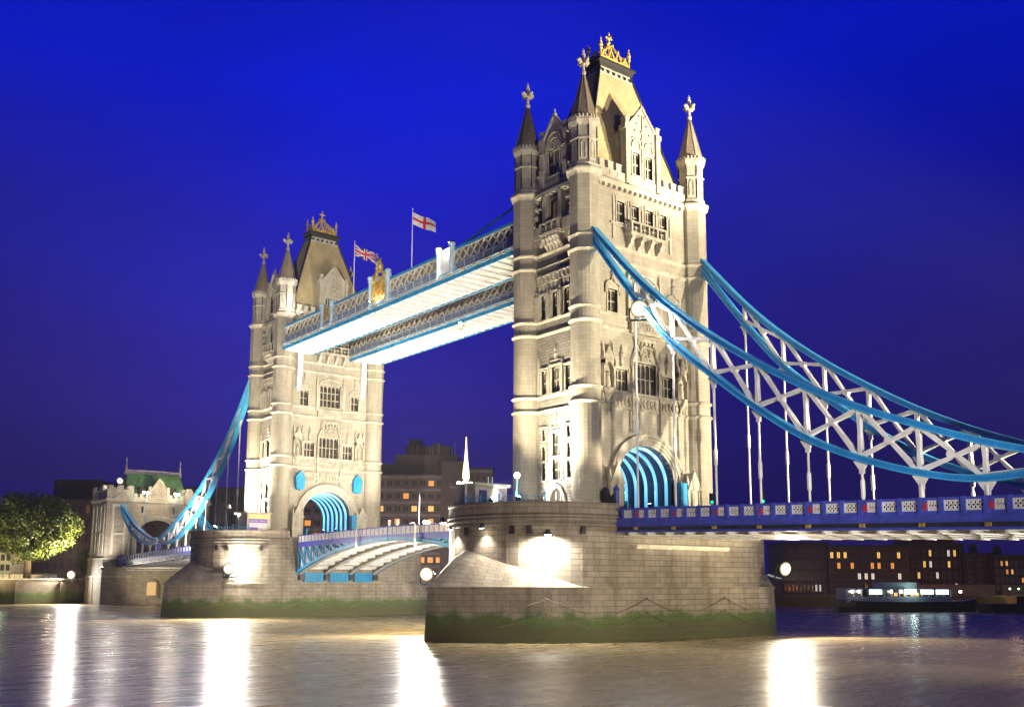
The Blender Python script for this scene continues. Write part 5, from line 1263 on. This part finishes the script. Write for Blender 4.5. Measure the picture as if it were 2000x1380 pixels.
# railing on the drum
def railing(pts, z0, h, label, m, n=None):
    root = thing('railing', label, 'railing', (*pts[0], z0), 'pier top railings'); mb = MB()
    for a, b in zip(pts, pts[1:]):
        for z in (h, h*.55, .12): mb.bar((*a, z0+z), (*b, z0+z), .05)
        l = math.dist(a, b); k = max(1, int(l/.35))
        for i in range(k): t = i/k; p = (a[0]+(b[0]-a[0])*t, a[1]+(b[1]-a[1])*t); mb.bar((*p, z0), (*p, z0+h), .035)
    mb.build('bars', m, root)
    for p in pts: mb = MB(); mb.lathe([(.1, z0), (.1, z0+h+.1), (.16, z0+h+.15), (.03, z0+h+.4)], p[0], p[1], 8); mb.build('post', m, root)
railing([(-1.2, -21.6), (1.2, -21.5), (3.6, -20.8), (6, -19.6), (7.8, -17.8)], 13.9, 1.6, 'blue railing behind the near pier parapet, in front of the cabin', BLUE)
railing([(-90, -19.4), (-86.5, -21.2), (-83, -21.8), (-80, -21.6), (-77, -20.6), (-74.6, -18.8), (-73.2, -16.6)], 13.9, 1.5, 'blue railing along the far pier parapet below the kiosk', BLUE)
# sign kiosk on the far pier
PALEL = mat('poster_paper', (.55, .52, .60), .6); grime(PALEL, (.55, .52, .60), .15, 2)
PURP = mat('poster_purple', (.16, .06, .38), .5); grime(PURP, (.16, .06, .38), .15, 2)
root = thing('ticket_kiosk', 'low kiosk with purple and white visitor sign on the far pier', 'kiosk', (-75.5, -13, 13.8))
mb = MB(); mb.box(-80.5, -76.3, -15.6, -11.0, 13.8, 17.9); mb.build('wall', TRIM, root)
mb = MB(); mb.box(-81, -75.9, -16, -10.7, 17.9, 18.15); mb.build('roof', TRIM, root)
f = frame(-76.3, 0, 'S'); mb = MB(); mb.box(-15.3, -11.4, 0, .06, 17.0, 17.8, f); mb.build('lit_strip', AMBER2, root)
mb = MB(); mb.box(-15.2, -11.9, .02, .1, 14.2, 17.0, f); sg = mb.build('poster', PALEL, root)
mb = MB(); mb.box(-15.2, -11.9, .1, .12, 16.3, 17.0, f); mb.box(-15.2, -13.6, .1, .12, 14.95, 15.5, f); mb.build('poster_band', PURP, sg)
mb = MB(); mb.prism([(-13.2, 14.9), (-12.5, 15.3), (-12.1, 15.2), (-12.3, 14.7), (-12.9, 14.4)], .1, .12, f); mb.build('poster_picture', CREAM, sg)
def text(body, size, loc, rot, m, parent):
    cu = bpy.data.curves.new('lettering', 'FONT'); cu.body = body; cu.size = size; cu.extrude = .01; cu.align_x = 'CENTER'
    o = bpy.data.objects.new('lettering', cu); C.objects.link(o); me = bpy.data.meshes.new_from_object(o.evaluated_get(bpy.context.evaluated_depsgraph_get()))
    C.objects.unlink(o); bpy.data.objects.remove(o)
    o = bpy.data.objects.new('lettering', me); C.objects.link(o); me.materials.clear(); me.materials.append(m)
    o.parent = parent; o.location = Vector(loc)-wl(parent); o.rotation_euler = rot
    return o
text('Tower Bridge', .26, (-76.17, -14.4, 16.55), (PI/2, 0, PI/2), WHT, sg); text('Exhibition', .26, (-76.17, -12.75, 16.55), (PI/2, 0, PI/2), WHT, sg)
# notice board and dark gate at the near arch
root = thing('notice_board', 'small curved white notice board at the left end of the near pier parapet', 'sign', (-8.6, -17.2, 13.8))
mb = MB(); mb.box(-9.0, -8.4, -17.9, -16.5, 13.8, 15.6); mb.build('panel', WHT, root); mb = MB(); mb.box(-8.42, -8.36, -17.8, -16.6, 14.9, 15.45); mb.build('band', NAVY, root)
root = thing('timber_gate', 'black rounded-top gate standing left of the near road arch', 'gate', (7.9, -8.3, 13.8))
f = frame(7.6, 0, 'S'); mb = MB(); mb.prism([(-9.3, 13.8), (-7.2, 13.8), (-7.2, 15.4), (-7.5, 16.2), (-7.9, 15.6), (-8.4, 16.7), (-8.9, 16.9), (-9.3, 16.4)], 0, .25, f)
for i in range(5): mb.box(-9.2+i*.42, -9.1+i*.42, .25, .32, 13.9, 15.3, f)
mb.build('leaf', BLACK, root); mb = MB(); mb.lathe([(.26, 13.8), (.26, 16.6), (.36, 16.7), (.2, 17.0), (.05, 17.3)], 7.75, -7.0, 8); mb.build('gate_post', NAVY, root)
# traffic lights
for (x, y, z0, l) in ((22.9, -8.4, 12.5, 'green traffic light close beside the right edge of the near tower'), (29.2, -8.4, 12.2, 'green traffic light standing further right along the deck')):
    root = thing('traffic_light', l, 'traffic light', (x, y, z0), 'traffic lights on the deck'); mb = MB(); mb.rod((x, y, z0), (x, y, z0+2.0), .06); mb.build('pole', WEB, root)
    z = z0+1.6; mb = MB(); mb.box(x-.18, x+.18, y-.18, y+.18, z, z+1.1); hd = mb.build('head', BLACK, root)
    for i, m_ in enumerate((GREENL, BLACK, BLACK)):
        mb = MB(); mb.ball((x+.14, y-.14, z+.2+i*.35), .15, 8); mb.build('signal_lens', m_, hd)
# pedestrians' barrier, wharf pipe on the pier wall
mb = MB(); mb.box(10.7, 11.75, -7.9, 7.6, 10.0, 10.35); mb.box(10.7, 11.6, -7.9, 7.6, 9.9, 10.0); tag(mb.build('service_duct', CREAM), 'long pale service duct fixed to the near pier wall under the deck', 'duct')
for (x, y, l) in ((-43.6, -6.3, 'red signal light standing on the lifting roadway nearest its middle'), (-42.4, -5.6, 'second red signal light just beside the first at mid roadway')):
    root = thing('signal_light', l, 'traffic light', (x, y, 13), 'red signals at mid roadway'); mb = MB(); mb.rod((x, y, 13), (x, y, 14.8), .06); mb.build('pole', WHT, root)
    mb = MB(); mb.box(x-.16, x+.16, y-.16, y+.16, 14.8, 15.6); hd = mb.build('head', WHT, root); mb = MB(); mb.ball((x+.14, y-.12, 15.3), .16, 8); mb.build('signal_lens', REDL, hd)
# flags
def flag(x, y, z0, zp, label, cols, fl, fh, dy=0):
    root = thing('flagpole', label, 'flag', (x, y, z0), 'flags on the walkway'); mb = MB(); mb.rod((x, y, z0), (x, y, zp), .1, 8, .05); mb.ball((x, y, zp+.05), .12, 6); mb.build('pole', WHT, root)
    nu, nv = 48, 28
    def P(i, j):
        u, v = i/nu, j/nv; w = u*u
        return (x+.1+fl*u*.62+.22*math.sin(v*3+u*8)*u, y+fl*u*.70-.25*math.sin(u*9+v*1.2)*u, zp-.5-fh*(1-v)-fl*.42*u-.2*math.sin(u*6)*u+.1*math.sin(v*5)*u)
    by = {}
    for i in range(nu):
        for j in range(nv): by.setdefault(cols((i+.5)/nu, (j+.5)/nv), []).append((i, j))
    me = bpy.data.meshes.new('cloth'); vs = [Vector(P(i, j))-wl(root) for i in range(nu+1) for j in range(nv+1)]; fs = []; mi = []
    for c, L_ in by.items():
        for i, j in L_: a = i*(nv+1)+j; fs.append((a, a+nv+1, a+nv+2, a+1)); mi.append('WRB'.index(c))
    me.from_pydata(vs, [], fs)
    for m_ in (FW, FR, FB): me.materials.append(m_)
    me.polygons.foreach_set('material_index', mi); me.polygons.foreach_set('use_smooth', [True]*len(fs)); o = bpy.data.objects.new('cloth', me); C.objects.link(o); o.parent = root
def george(u, v): return 'R' if abs(v-.5) < .1 or abs(u-.5) < .06 else 'W'
def union(u, v):
    x, y = (u-.5)*2, (v-.5)
    if abs(y) < .1 or abs(x) < .1: return 'R'
    if abs(y) < .167 or abs(x) < .167: return 'W'
    d1 = (y-x/2)/math.sqrt(1.25); d2 = (y+x/2)/math.sqrt(1.25)
    for d, q in ((d1, 1 if x < 0 else -1), (d2, -1 if x < 0 else 1)):
        if 0 < d*q < .067: return 'R'
        if abs(d) < .1: return 'W'
    return 'B'
def cloth(n, c):
    m = mat(n, c, .8); grime(m, c, .2, 1.5); return m
FW = cloth('flag_white', (.75, .72, .70)); FR = cloth('flag_red', (.60, .03, .04)); FB = cloth('flag_blue', (.02, .03, .25))
flag(-50.4, -9.9, 52.3, 61.6, 'red, white and blue union flag on the left pole of the walkway', union, 3.7, 1.9)
flag(-32.6, -9.9, 52.3, 61.8, 'white flag with red cross on the right pole of the walkway', george, 3.7, 1.9)

# ================================================================== FAR BANK, LEFT
EMB = ashlar('embankment_stone', (.26, .215, .15), (.19, .155, .11), 1.8, .7, stain=.5, bump=.6, algae=True)
mb = MB(); mb.box(-187.2, -186, -140, -13.2, -2, 6.1)
for i in range(12): mb.box(-186, -185.5, -135+i*10.6-.8, -135+i*10.6+.8, -2, 5.6)
w_ = tag(mb.build('embankment_wall', EMB), 'stone river wall with green tide line under the tree', 'river wall')
mb = MB(); mb.box(-187.4, -185.7, -140, -13.2, 6.1, 6.45); mb.build('coping', TRIM, w_)
mb = MB(); mb.box(-186, -182.5, -13.2, 22, -2, 3.0); mb.box(-183, -170, -13.2, -11, -2, 2.2); tag(mb.build('gatehouse_footing_wall', EMB), 'weedy low river wall at the foot of the gatehouse', 'river wall')
mb = MB()
for i in range(95): mb.rod((-186.6, -139+i*1.33, 6.45), (-186.6, -139+i*1.33, 7.7), .05, 5)
mb.bar((-186.6, -139, 7.7), (-186.6, -13.4, 7.7), .08); mb.bar((-186.6, -139, 7.1), (-186.6, -13.4, 7.1), .05)
mp_ = MB()
for i in range(32): mp_.box(-186.68, -186.52, -139+i*4-.08, -139+i*4+.08, 6.45, 7.9)
root = thing('promenade_railing', 'dark iron railing along the top of the river wall', 'railing', (-186.6, -76, 6.45)); mb.build('bars', BLACK, root); mp_.build('posts', BLACK, root)
mb = MB(); mb.box(-203.5, -203, -140, -16, 5.6, 7.5); tag(mb.build('garden_wall', CREAM), 'long pale low wall behind the promenade', 'wall')
for y in (-23.5, -19.0):
    root = thing('bench', 'dark green bench by the promenade railing, %s of two' % ('left' if y < -20 else 'right'), 'bench', (-190, y, 5.6), 'promenade benches')
    mb = MB(); mb.box(-190.3, -189.8, y-.9, y+.9, 6.0, 6.08); mb.build('seat', TEAL, root)
    mb = MB(); mb.box(-190.35, -190.3, y-.9, y+.9, 6.15, 6.6); mb.build('backrest', TEAL, root)
    for q in (-.7, .7):
        mb = MB(); mb.box(-190.3, -189.85, y+q-.05, y+q+.05, 5.6, 6.0); mb.build('leg', BLACK, root)
LEAF = mat('leaf_green', (.12, .15, .018), .6); LEAF2 = mat('leaf_dark', (.04, .075, .014), .6); BARK = mat('bark', (.12, .085, .055), .9); grime(BARK, (.12, .085, .055), .4, 3, .3, .5, 8)
for m_ in (LEAF, LEAF2):
    c0 = m_.node_tree.nodes['Principled BSDF'].inputs['Base Color'].default_value[:3]; grime(m_, c0, .45, .5)
def tree(x, y, z0, H, R, label, n=9000, seed=1, trunk_h=.28, squash=.72, nclump=70, name='broadleaf_tree', leaf=.42):
    rnd = random.Random(seed)
    root = thing(name, label, 'tree', (x, y, z0), 'trees on the far bank')
    mb = MB(); th = H*trunk_h
    mb.tube([(x, y, z0), (x+.1, y, z0+th*.6)], R*.075, 8); mb.rod((x+.1, y, z0+th*.6), (x+.2, y, z0+th*1.2), R*.07, 8, R*.05)
    limbs = []
    for k in range(9):
        a = 2*PI*k/9+rnd.uniform(-.3, .3); rr = R*rnd.uniform(.4, .75); e = (x+rr*math.cos(a), y+rr*math.sin(a), z0+th+(H-th)*rnd.uniform(.15, .7))
        m_ = (x+rr*.4*math.cos(a), y+rr*.4*math.sin(a), z0+th*1.15+(e[2]-z0-th)*.45); mb.rod((x+.1, y, z0+th*.75), m_, R*.04, 6, R*.025); mb.rod(m_, e, R*.025, 6, R*.008)
    mb.build('trunk', BARK, root)
    cz = z0+th*.75+(H-th*.75)*.5; hz = (H-th*.75)*.5
    cl = []
    for k in range(nclump):
        while True:
            p = Vector((rnd.uniform(-1, 1), rnd.uniform(-1, 1), rnd.uniform(-1, 1)))
            if .35 < p.length < 1: break
        p = p.normalized()*p.length**.35; w = 1 if p.z > -.2 else .85
        cl.append((Vector((x+p.x*R*w*.86, y+p.y*R*w*.86, cz+p.z*hz*.86)), R*rnd.uniform(.15, .30)))
    for mi, mt in enumerate((LEAF, LEAF2)):
        vs, fs = [], []
        for k in range(n//2):
            c, r = cl[rnd.randrange(len(cl))]
            while True:
                q = Vector((rnd.uniform(-1, 1), rnd.uniform(-1, 1), rnd.uniform(-1, 1)))
                if q.length < 1: break
            q = q.normalized()*q.length**.5
            p = c+Vector((q.x*r, q.y*r, q.z*r*squash)); s = leaf*rnd.uniform(.6, 1.3)
            nrm = (q+Vector((rnd.gauss(0, .5), rnd.gauss(0, .5), rnd.gauss(0, .5)+.3))).normalized(); t = nrm.orthogonal().normalized(); b = nrm.cross(t); a = rnd.uniform(0, 6.3); t, b = t*math.cos(a)+b*math.sin(a), b*math.cos(a)-t*math.sin(a)
            i = len(vs); vs += [p-t*s, p-b*s*.45, p+t*s, p+b*s*.45]; fs.append((i, i+1, i+2, i+3))
        me = bpy.data.meshes.new('crown'); me.from_pydata([v-root.location for v in vs], [], fs); me.materials.append(mt)
        o = bpy.data.objects.new('crown' if mi == 0 else 'inner_foliage', me); C.objects.link(o); o.parent = root
    return root
tree(-194, -25.5, 5.6, 23.5, 12.5, 'big round leafy tree on the promenade, its right side lit yellow green', 24000, 4, nclump=130)
tree(-212, -44, 5.6, 20, 9, 'dark tree at the left edge behind the big tree', 6000, 9)
tree(-205, -7, 5.6, 9, 4.2, 'small dark tree between the big tree and the gatehouse', 2600, 12, leaf=.35)
def at(u, d): # ground point seen d metres out at picture column u (2000 px wide)
    dx = fw.x+r2.x*(u-1000)/1923.5; dy = fw.y+r2.y*(u-1000)/1923.5
    return Vector((88.896+dx*d, -85.587+dy*d, 0))
DARKB = []
for i, c in enumerate(((.13, .09, .065), (.085, .08, .08), (.10, .085, .075), (.05, .045, .045), (.17, .145, .125))):
    DARKB.append(ashlar('far_wall_%s' % 'abcde'[i], c, tuple(x*.8 for x in c), 1.6, .5, stain=.4, bump=.3))
SLAB = mat('concrete_band', (.20, .17, .15), .8); grime(SLAB, (.20, .17, .15), .35, .3)
WFR = mat('window_frame_grey', (.16, .15, .15), .6); grime(WFR, (.16, .15, .15), .3, 1)
def block(name, label, u0, u1, d, z0, z1, dep, wall, rows, cols, lit=(), dark=True, ww=.55, wh=.55, roof=None, cat='building', group=None, d1=None, zlow=None, litm=None, band=False, u_off=0):
    """a building whose front runs between picture columns u0..u1 at d..d1 metres"""
    A = at(u0, d); B = at(u1, d1 or d); L_ = (B-A).length; ux = (B-A)/L_; nx = Vector((ux.y, -ux.x, 0))
    if nx.dot(Vector((88.9, -85.6, 0))-A) < 0: nx = -nx
    f = lambda u, n, z: A+ux*u+nx*n+Vector((0, 0, z))
    root = thing(name, label, cat, (A+B)/2+Vector((0, 0, z0)), group)
    mb = MB(); mb.box(0, L_, -dep, 0, z0, z1, f); mb.build('wall', wall, root)
    zl = z0+2.5 if zlow is None else zlow
    rh = (z1-.8-zl)/max(rows, 1); cw = L_/max(cols, 1)
    for r in range(rows):
        for c in range(cols):
            islit = (r, c) in lit
            if not islit and not dark: continue
            a = cw*(c+.5-ww/2); b = cw*(c+.5+ww/2); p = zl+rh*(r+.5-wh/2); q = zl+rh*(r+.5+wh/2)
            mb = MB(); mb.box(a-.1, b+.1, -.05, .07, p-.12, p, f); mb.box(a-.1, b+.1, -.05, .07, q, q+.12, f); mb.box(a-.1, a, -.05, .07, p, q, f); mb.box(b, b+.1, -.05, .07, p, q, f); mb.box((a+b)/2-.05, (a+b)/2+.05, -.05, .06, p, q, f)
            o = mb.build('window', WFR, root)
            mb = MB(); mb.box(a, b, -.03, .02, p, q, f); mb.build('pane', ((litm or (AMBER, AMBER2, PALEW))[(r*5+c*3) % len(litm or (1, 2, 3))] if islit else GLASS), o)
    if band:
        for r in range(rows+1):
            mb = MB(); mb.box(-.2, L_+.2, -.2, .5, zl+rh*r-.55, zl+rh*r+.45, f); mb.build('balcony_band', SLAB, root)
    mb = MB(); mb.box(-.3, L_+.3, -dep-.3, .35, z1, z1+.4, f)
    if roof == 'hip': mb.face([f(-.3, .3, z1+.4), f(L_+.3, .3, z1+.4), f(L_*.85, -dep*.5, z1+4), f(L_*.15, -dep*.5, z1+4)]); mb.face([f(-.3, .3, z1+.4), f(L_*.15, -dep*.5, z1+4), f(-.3, -dep, z1+.4)]); mb.face([f(L_+.3, .3, z1+.4), f(L_+.3, -dep, z1+.4), f(L_*.85, -dep*.5, z1+4)])
    mb.build('roof', DARKB[3], root)
    if roof == 'chimneys':
        for k in range(max(2, int(L_/7))):
            mb = MB(); u = L_*(k+.5)/max(2, int(L_/7)); mb.box(u-.8, u+.8, -dep*.5-.8, -dep*.5+.8, z1+.3, z1+2.6, f)
            for q in (-.4, 0, .4): mb.box(u+q-.12, u+q+.12, -dep*.5-.12, -dep*.5+.12, z1+2.6, z1+3.2, f)
            mb.build('chimney', DARKB[3], root)
    return root, f, L_
block('office_building', 'long brown brick office building behind the tree and gatehouse, dim windows', 60, 345, 340, 5.6, 33, 25, DARKB[0], 5, 20, {(4, 8), (4, 9)}, litm=(DIMW,), ww=.4)
block('office_building', 'dark rooftop block rising above the brown office at left', 112, 200, 360, 5.6, 41.5, 25, DARKB[3], 2, 5, (), dark=False)
block('office_building', 'low dark building at the far left edge behind the trees', -80, 110, 380, 5.6, 34, 25, DARKB[3], 3, 8, {(1, 2)}, ww=.4)
block('office_building', 'dark building behind the right side of the gatehouse roof', 330, 500, 350, 5.6, 38, 25, DARKB[2], 5, 10, {(4, 3)}, ww=.45, litm=(DIMW,))
block('white_pavilion', 'small pale building lit green behind the tree trunk', 8, 40, 285, 5.6, 14.5, 8, CREAM, 2, 3, ())
lamp('lamp_light', at(-10, 240)+Vector((0, 0, 7.5)), 26000, YELL, (-196, -30, 19), 110, .9, .5)  # fill added for the left side of the big tree
lamp('lamp_light', at(20, 272)+Vector((0, 0, 9)), 1800, (.75, 1, .5), None, rad=.3)
for u, d, z, p, c in ((120, 322, 12, 2200, (1, .66, .45)), (190, 322, 12, 2200, (1, .62, .42)), (700, 300, 16, 9000, (1, .74, .64)), (800, 292, 16, 10500, (1, .74, .64)), (900, 296, 18, 6000, (1, .74, .64)), (1640, 252, 6, 160, (1, .8, .7)), (1750, 252, 5, 140, (1, .5, .25)), (1830, 256, 4, 800, (1, .33, .06)), (1960, 250, 5, 500, (1, .5, .2))):
    lamp('far_bank_fill', at(u, d)+Vector((0, 0, z)), p, c, None, rad=.4)  # bare fills added to brighten the hotel and other far bank fronts
# hotel: stepped concrete slab blocks
HOT = mat('hotel_concrete', (.105, .082, .068), .85); grime(HOT, (.105, .082, .068), .3, .2)
root, f, L_ = block('hotel', 'big stepped concrete hotel with scattered amber windows, seen between the towers', 690, 868, 330, 5.6, 41.0, 22, HOT, 8, 11,
      {(0, 2), (0, 3), (0, 7), (0, 8), (1, 8), (1, 9), (2, 2), (3, 5), (0, 4), (0, 5), (0, 9), (1, 3), (1, 4), (1, 7), (1, 10), (2, 7), (3, 8), (4, 5), (4, 9), (5, 3), (5, 7), (5, 9), (6, 6), (7, 9)}, litm=(AMBER, AMBER2, AMBER), ww=.62, wh=.42, band=True, zlow=6.5)
root2 = root
block('hotel_wing', 'dark wing of the hotel seen through the far road arch, few amber windows', 560, 690, 331, 5.6, 40.0, 20, HOT, 8, 7, {(1, 4), (3, 3), (3, 4), (2, 5), (5, 4), (4, 2)}, litm=(AMBER, AMBER2), ww=.6, wh=.42, band=True, zlow=6.5)
A = at(868, 330)
for nm, u0, u1, d, zz, dep in (('stair_tower', 862, 905, 329, 45.5, 20), ('upper_storey', 735, 780, 338, 45.5, 16), ('upper_storey', 772, 895, 336, 48.5, 16), ('upper_storey', 792, 880, 340, 52.0, 14), ('plant_room', 798, 822, 342, 54.5, 10), ('plant_room', 845, 862, 344, 53.4, 8)):
    a, b = at(u0, d), at(u1, d); ux = (b-a).normalized(); nx = Vector((ux.y, -ux.x, 0))
    if nx.dot(Vector((88.9, -85.6, 0))-a) < 0: nx = -nx
    mb = MB(); mb.box(0, (b-a).length, -dep, 0, 5.6 if nm == 'stair_tower' else 40, zz, lambda u, n, z: a+ux*u+nx*n+Vector((0, 0, z))); mb.build(nm, HOT, root2)
random.seed(11)
for i in range(14):
    a = at(random.uniform(800, 890), 338); mb = MB(); h = random.uniform(48.5, 55.4 if i % 2 else 53.5); mb.rod((a.x, a.y, 47), (a.x, a.y, h), .22, 5); mb.build('roof_pipe', SLAB, root2)
block('hotel_wing', 'lower wing of the hotel behind the cabin with one amber window', 905, 962, 335, 5.6, 43.5, 20, HOT, 8, 5, {(6, 1), (6, 2)}, litm=(AMBER, AMBER2), ww=.55, wh=.4, band=True, zlow=6.5, cat='building')
# ================================================================== FAR BANK, RIGHT
block('riverside_flats', 'grey riverside block nearest the pier with a row of four pale lit windows', 1520, 1608, 268, 2, 16.2, 15, DARKB[1], 4, 12, {(0, 8), (0, 9), (0, 10), (0, 11)}, litm=(PALEW,), ww=.4, zlow=3)
block('riverside_flats', 'dark brick apartment house with balconies and amber windows behind the restaurant boat', 1608, 1762, 266, 2, 15.4, 15, DARKB[2], 4, 12, {(3, 0), (3, 1), (3, 2), (2, 1), (2, 6), (2, 7), (2, 9), (1, 4), (1, 5), (1, 6), (2, 3), (1, 10), (3, 7), (3, 10), (0, 9)}, litm=(AMBER2, AMBER, PALEW), ww=.42, zlow=3.5, band=False)
rt_, f, L_ = block('warehouse', 'tall dark warehouse with a stepped roof right of the apartment house', 1762, 1868, 270, 2, 16.2, 15, DARKB[3], 4, 9, {(2, 2), (2, 3), (3, 6), (3, 7), (2, 6), (1, 1), (1, 4), (0, 7), (3, 3)}, litm=(AMBER2, PALEW), ww=.36, zlow=3.5)
mb = MB(); mb.box(L_*.5, L_*.86, -10, -.5, 16.4, 18.2, f); mb.box(0, L_*.25, -10, -.5, 16.4, 17.8, f); mb.build('roof_housing', DARKB[3], rt_)
block('warehouse', 'narrow black warehouse with a pale roof hoist house', 1868, 1925, 268, 2, 13.6, 15, DARKB[3], 3, 3, (), ww=.3, zlow=4, roof='chimneys')
block('terrace_houses', 'row of black riverside houses with chimneys at the right edge', 1925, 2060, 264, 2, 13.0, 15, DARKB[3], 4, 14, {(2, 3), (2, 2), (1, 5), (1, 6), (3, 1), (3, 2), (0, 9), (1, 10), (2, 8), (0, 2), (1, 12), (3, 10), (2, 11)}, litm=(AMBER, AMBER2), ww=.36, zlow=3.5, roof='chimneys')
a, b = at(1500, 258), at(2080, 256); mb = MB(); ux = (b-a).normalized(); nx = Vector((ux.y, -ux.x, 0))
F4 = lambda u, n, z: a+ux*u+nx*n+Vector((0, 0, z))
mb.box(0, (b-a).length, -1, 1, -2, 3.0, F4); tag(mb.build('quay_wall', EMB), 'black quay wall behind the moored restaurant boat', 'river wall')
# moored restaurant boat
A = at(1618, 214); B = at(1880, 218); L_ = (B-A).length; ux = (B-A)/L_; nx = Vector((ux.y, -ux.x, 0))
if nx.dot(Vector((88.9, -85.6, 0))-A) < 0: nx = -nx
f = lambda u, n, z: A+ux*u+nx*n+Vector((0, 0, z))
root = thing('restaurant_boat', 'long black moored boat with a lit white saloon deck', 'boat', (A+B)/2)
HULL = mat('boat_hull', (.006, .006, .008), .45); grime(HULL, (.006, .006, .008), .4, .5)
mb = MB()
sec = []
for i in range(21):
    t = i/20; w = 3.2*min(1, 1.9*math.sin(PI*min(max(t, .03), .97))**.6); sh = 3.4+.9*(2*t-1)**4; u = t*L_
    sec.append([f(u, w*.75, -.3), f(u, w, 1.2), f(u, w, sh*.62), f(u, -w, sh*.62), f(u, -w, 1.2), f(u, -w*.75, -.3)])
for p, q in zip(sec, sec[1:]):
    for k in range(6): mb.face([p[k], p[(k+1) % 6], q[(k+1) % 6], q[k]])
mb.face(sec[0]); mb.face(sec[-1]); mb.build('hull', HULL, root)
BW = mat('boat_white', (.30, .34, .36), .6); grime(BW, (.30, .34, .36), .25, 1)
mb = MB(); mb.box(1.5, L_*.80, -2.4, 2.4, 2.1, 3.2, f); mb.box(1.2, L_*.82, -2.6, 2.6, 4.7, 4.9, f)
for i in range(15): u = 1.5+i*(L_*.80-1.5)/14; mb.box(u-.12, u+.12, -2.4, 2.4, 3.2, 4.7, f)
mb.build('deckhouse', BW, root)
mb = MB(); mb.box(L_*.3, L_*.56, -1.8, 1.8, 4.9, 6.2, f); mb.build('wheelhouse', BW, root)
mb = MB(); mb.box(1.6, L_*.79, 1.9, 2.0, 3.2, 4.6, f); mb.build('saloon_glazing', GLASS, root)
for i, (t, w) in enumerate(((.25, .045), (.50, .045), (.62, .045), (.73, .045))):
    mb = MB(); mb.box(L_*(t-w), L_*(t+w), 2.45, 2.5, 3.7, 4.65, f); mb.build('lit_panel', COOLW, root)
for i, t in enumerate((.08, .13, .36, .43, .86)):
    mb = MB(); mb.ball(f(L_*t, 2.6, 4.25), .28, 8); mb.build('deck_lamp', GLOBE, root)
for i, t in enumerate((.47, .52, .555, .40)):
    mb = MB(); mb.box(L_*(t-.012), L_*(t+.012), 2.05, 2.1, 3.3, 4.0, f); mb.build('warm_window', AMBER2, root)
lamp('lamp_light', f(L_*.5, 3.4, 4.6), 260, (.7, 1, .92), None, rad=.3); lamp('lamp_light', f(L_*.86, -5, 4.0), 2600, (1, .35, .06), None, rad=.3); lamp('lamp_light', f(L_*.62, -8, 5.0), 2600, (1, .35, .06), None, rad=.3)
for (u, d, z, l) in ((1952, 254, 4.6, 'first'), (1969, 254, 4.6, 'second'), (1983, 254, 4.6, 'third'), (1998, 254, 4.6, 'fourth')):
    p = at(u, d); root = thing('quay_lamp', 'greenish quay lamp at the right edge, %s from the left' % l, 'street lamp', (p.x, p.y, 2.6), 'quay lamps at the right edge')
    mb = MB(); mb.rod((p.x, p.y, 2.6), (p.x, p.y, z), .06); mb.build('post', BLACK, root); mb = MB(); mb.ball((p.x, p.y, z), .22, 8); mb.build('globe', GRNL, root); lamp('lamp_light', (p.x, p.y, z+.4), 60, (.8, 1, .6), None, rad=.2, parent=root)
root = thing('barge', 'low black barge moored at right of the restaurant boat', 'boat', at(1930, 214))
a2, b2 = at(1895, 208), at(2060, 212); ux2 = (b2-a2).normalized(); nx2 = Vector((ux2.y, -ux2.x, 0)); f2 = lambda u, n, z: a2+ux2*u+nx2*n+Vector((0, 0, z)); l2 = (b2-a2).length
mb = MB(); mb.prism([(0, 1.9), (l2, 1.9), (l2-.6, -.3), (1.5, -.3)], -2.5, 2.5, f2); mb.build('hull', HULL, root)
mb = MB(); mb.box(l2*.35, l2*.6, -1.6, 1.6, 1.9, 3.4, f2); mb.build('cabin', HULL, root)

# ================================================================== HAZE: thin mist volume added for lamp glow and far fade
hm = bpy.data.materials.new('added_haze'); hm.use_nodes = True; hn = hm.node_tree; hn.nodes.clear()
ho = hn.nodes.new('ShaderNodeOutputMaterial'); hv = hn.nodes.new('ShaderNodeVolumePrincipled'); hv.inputs['Density'].default_value = .00011; hv.inputs['Color'].default_value = (.92, .92, .95, 1)
hn.links.new(hv.outputs[0], ho.inputs['Volume'])
hme = bpy.data.meshes.new('haze')
hx0, hx1, hy0, hy1, hz0, hz1 = -420, 140, -330, 520, -3.6, 100
hme.from_pydata([(hx0, hy0, hz0), (hx1, hy0, hz0), (hx1, hy1, hz0), (hx0, hy1, hz0), (hx0, hy0, hz1), (hx1, hy0, hz1), (hx1, hy1, hz1), (hx0, hy1, hz1)], [], [(3, 2, 1, 0), (4, 5, 6, 7), (0, 1, 5, 4), (1, 2, 6, 5), (2, 3, 7, 6), (3, 0, 4, 7)])
hme.materials.append(hm); hzo = bpy.data.objects.new('haze', hme); C.objects.link(hzo); hzo['kind'] = 'stuff'; hzo['label'] = 'thin mist added for a slight glow round the lamps'
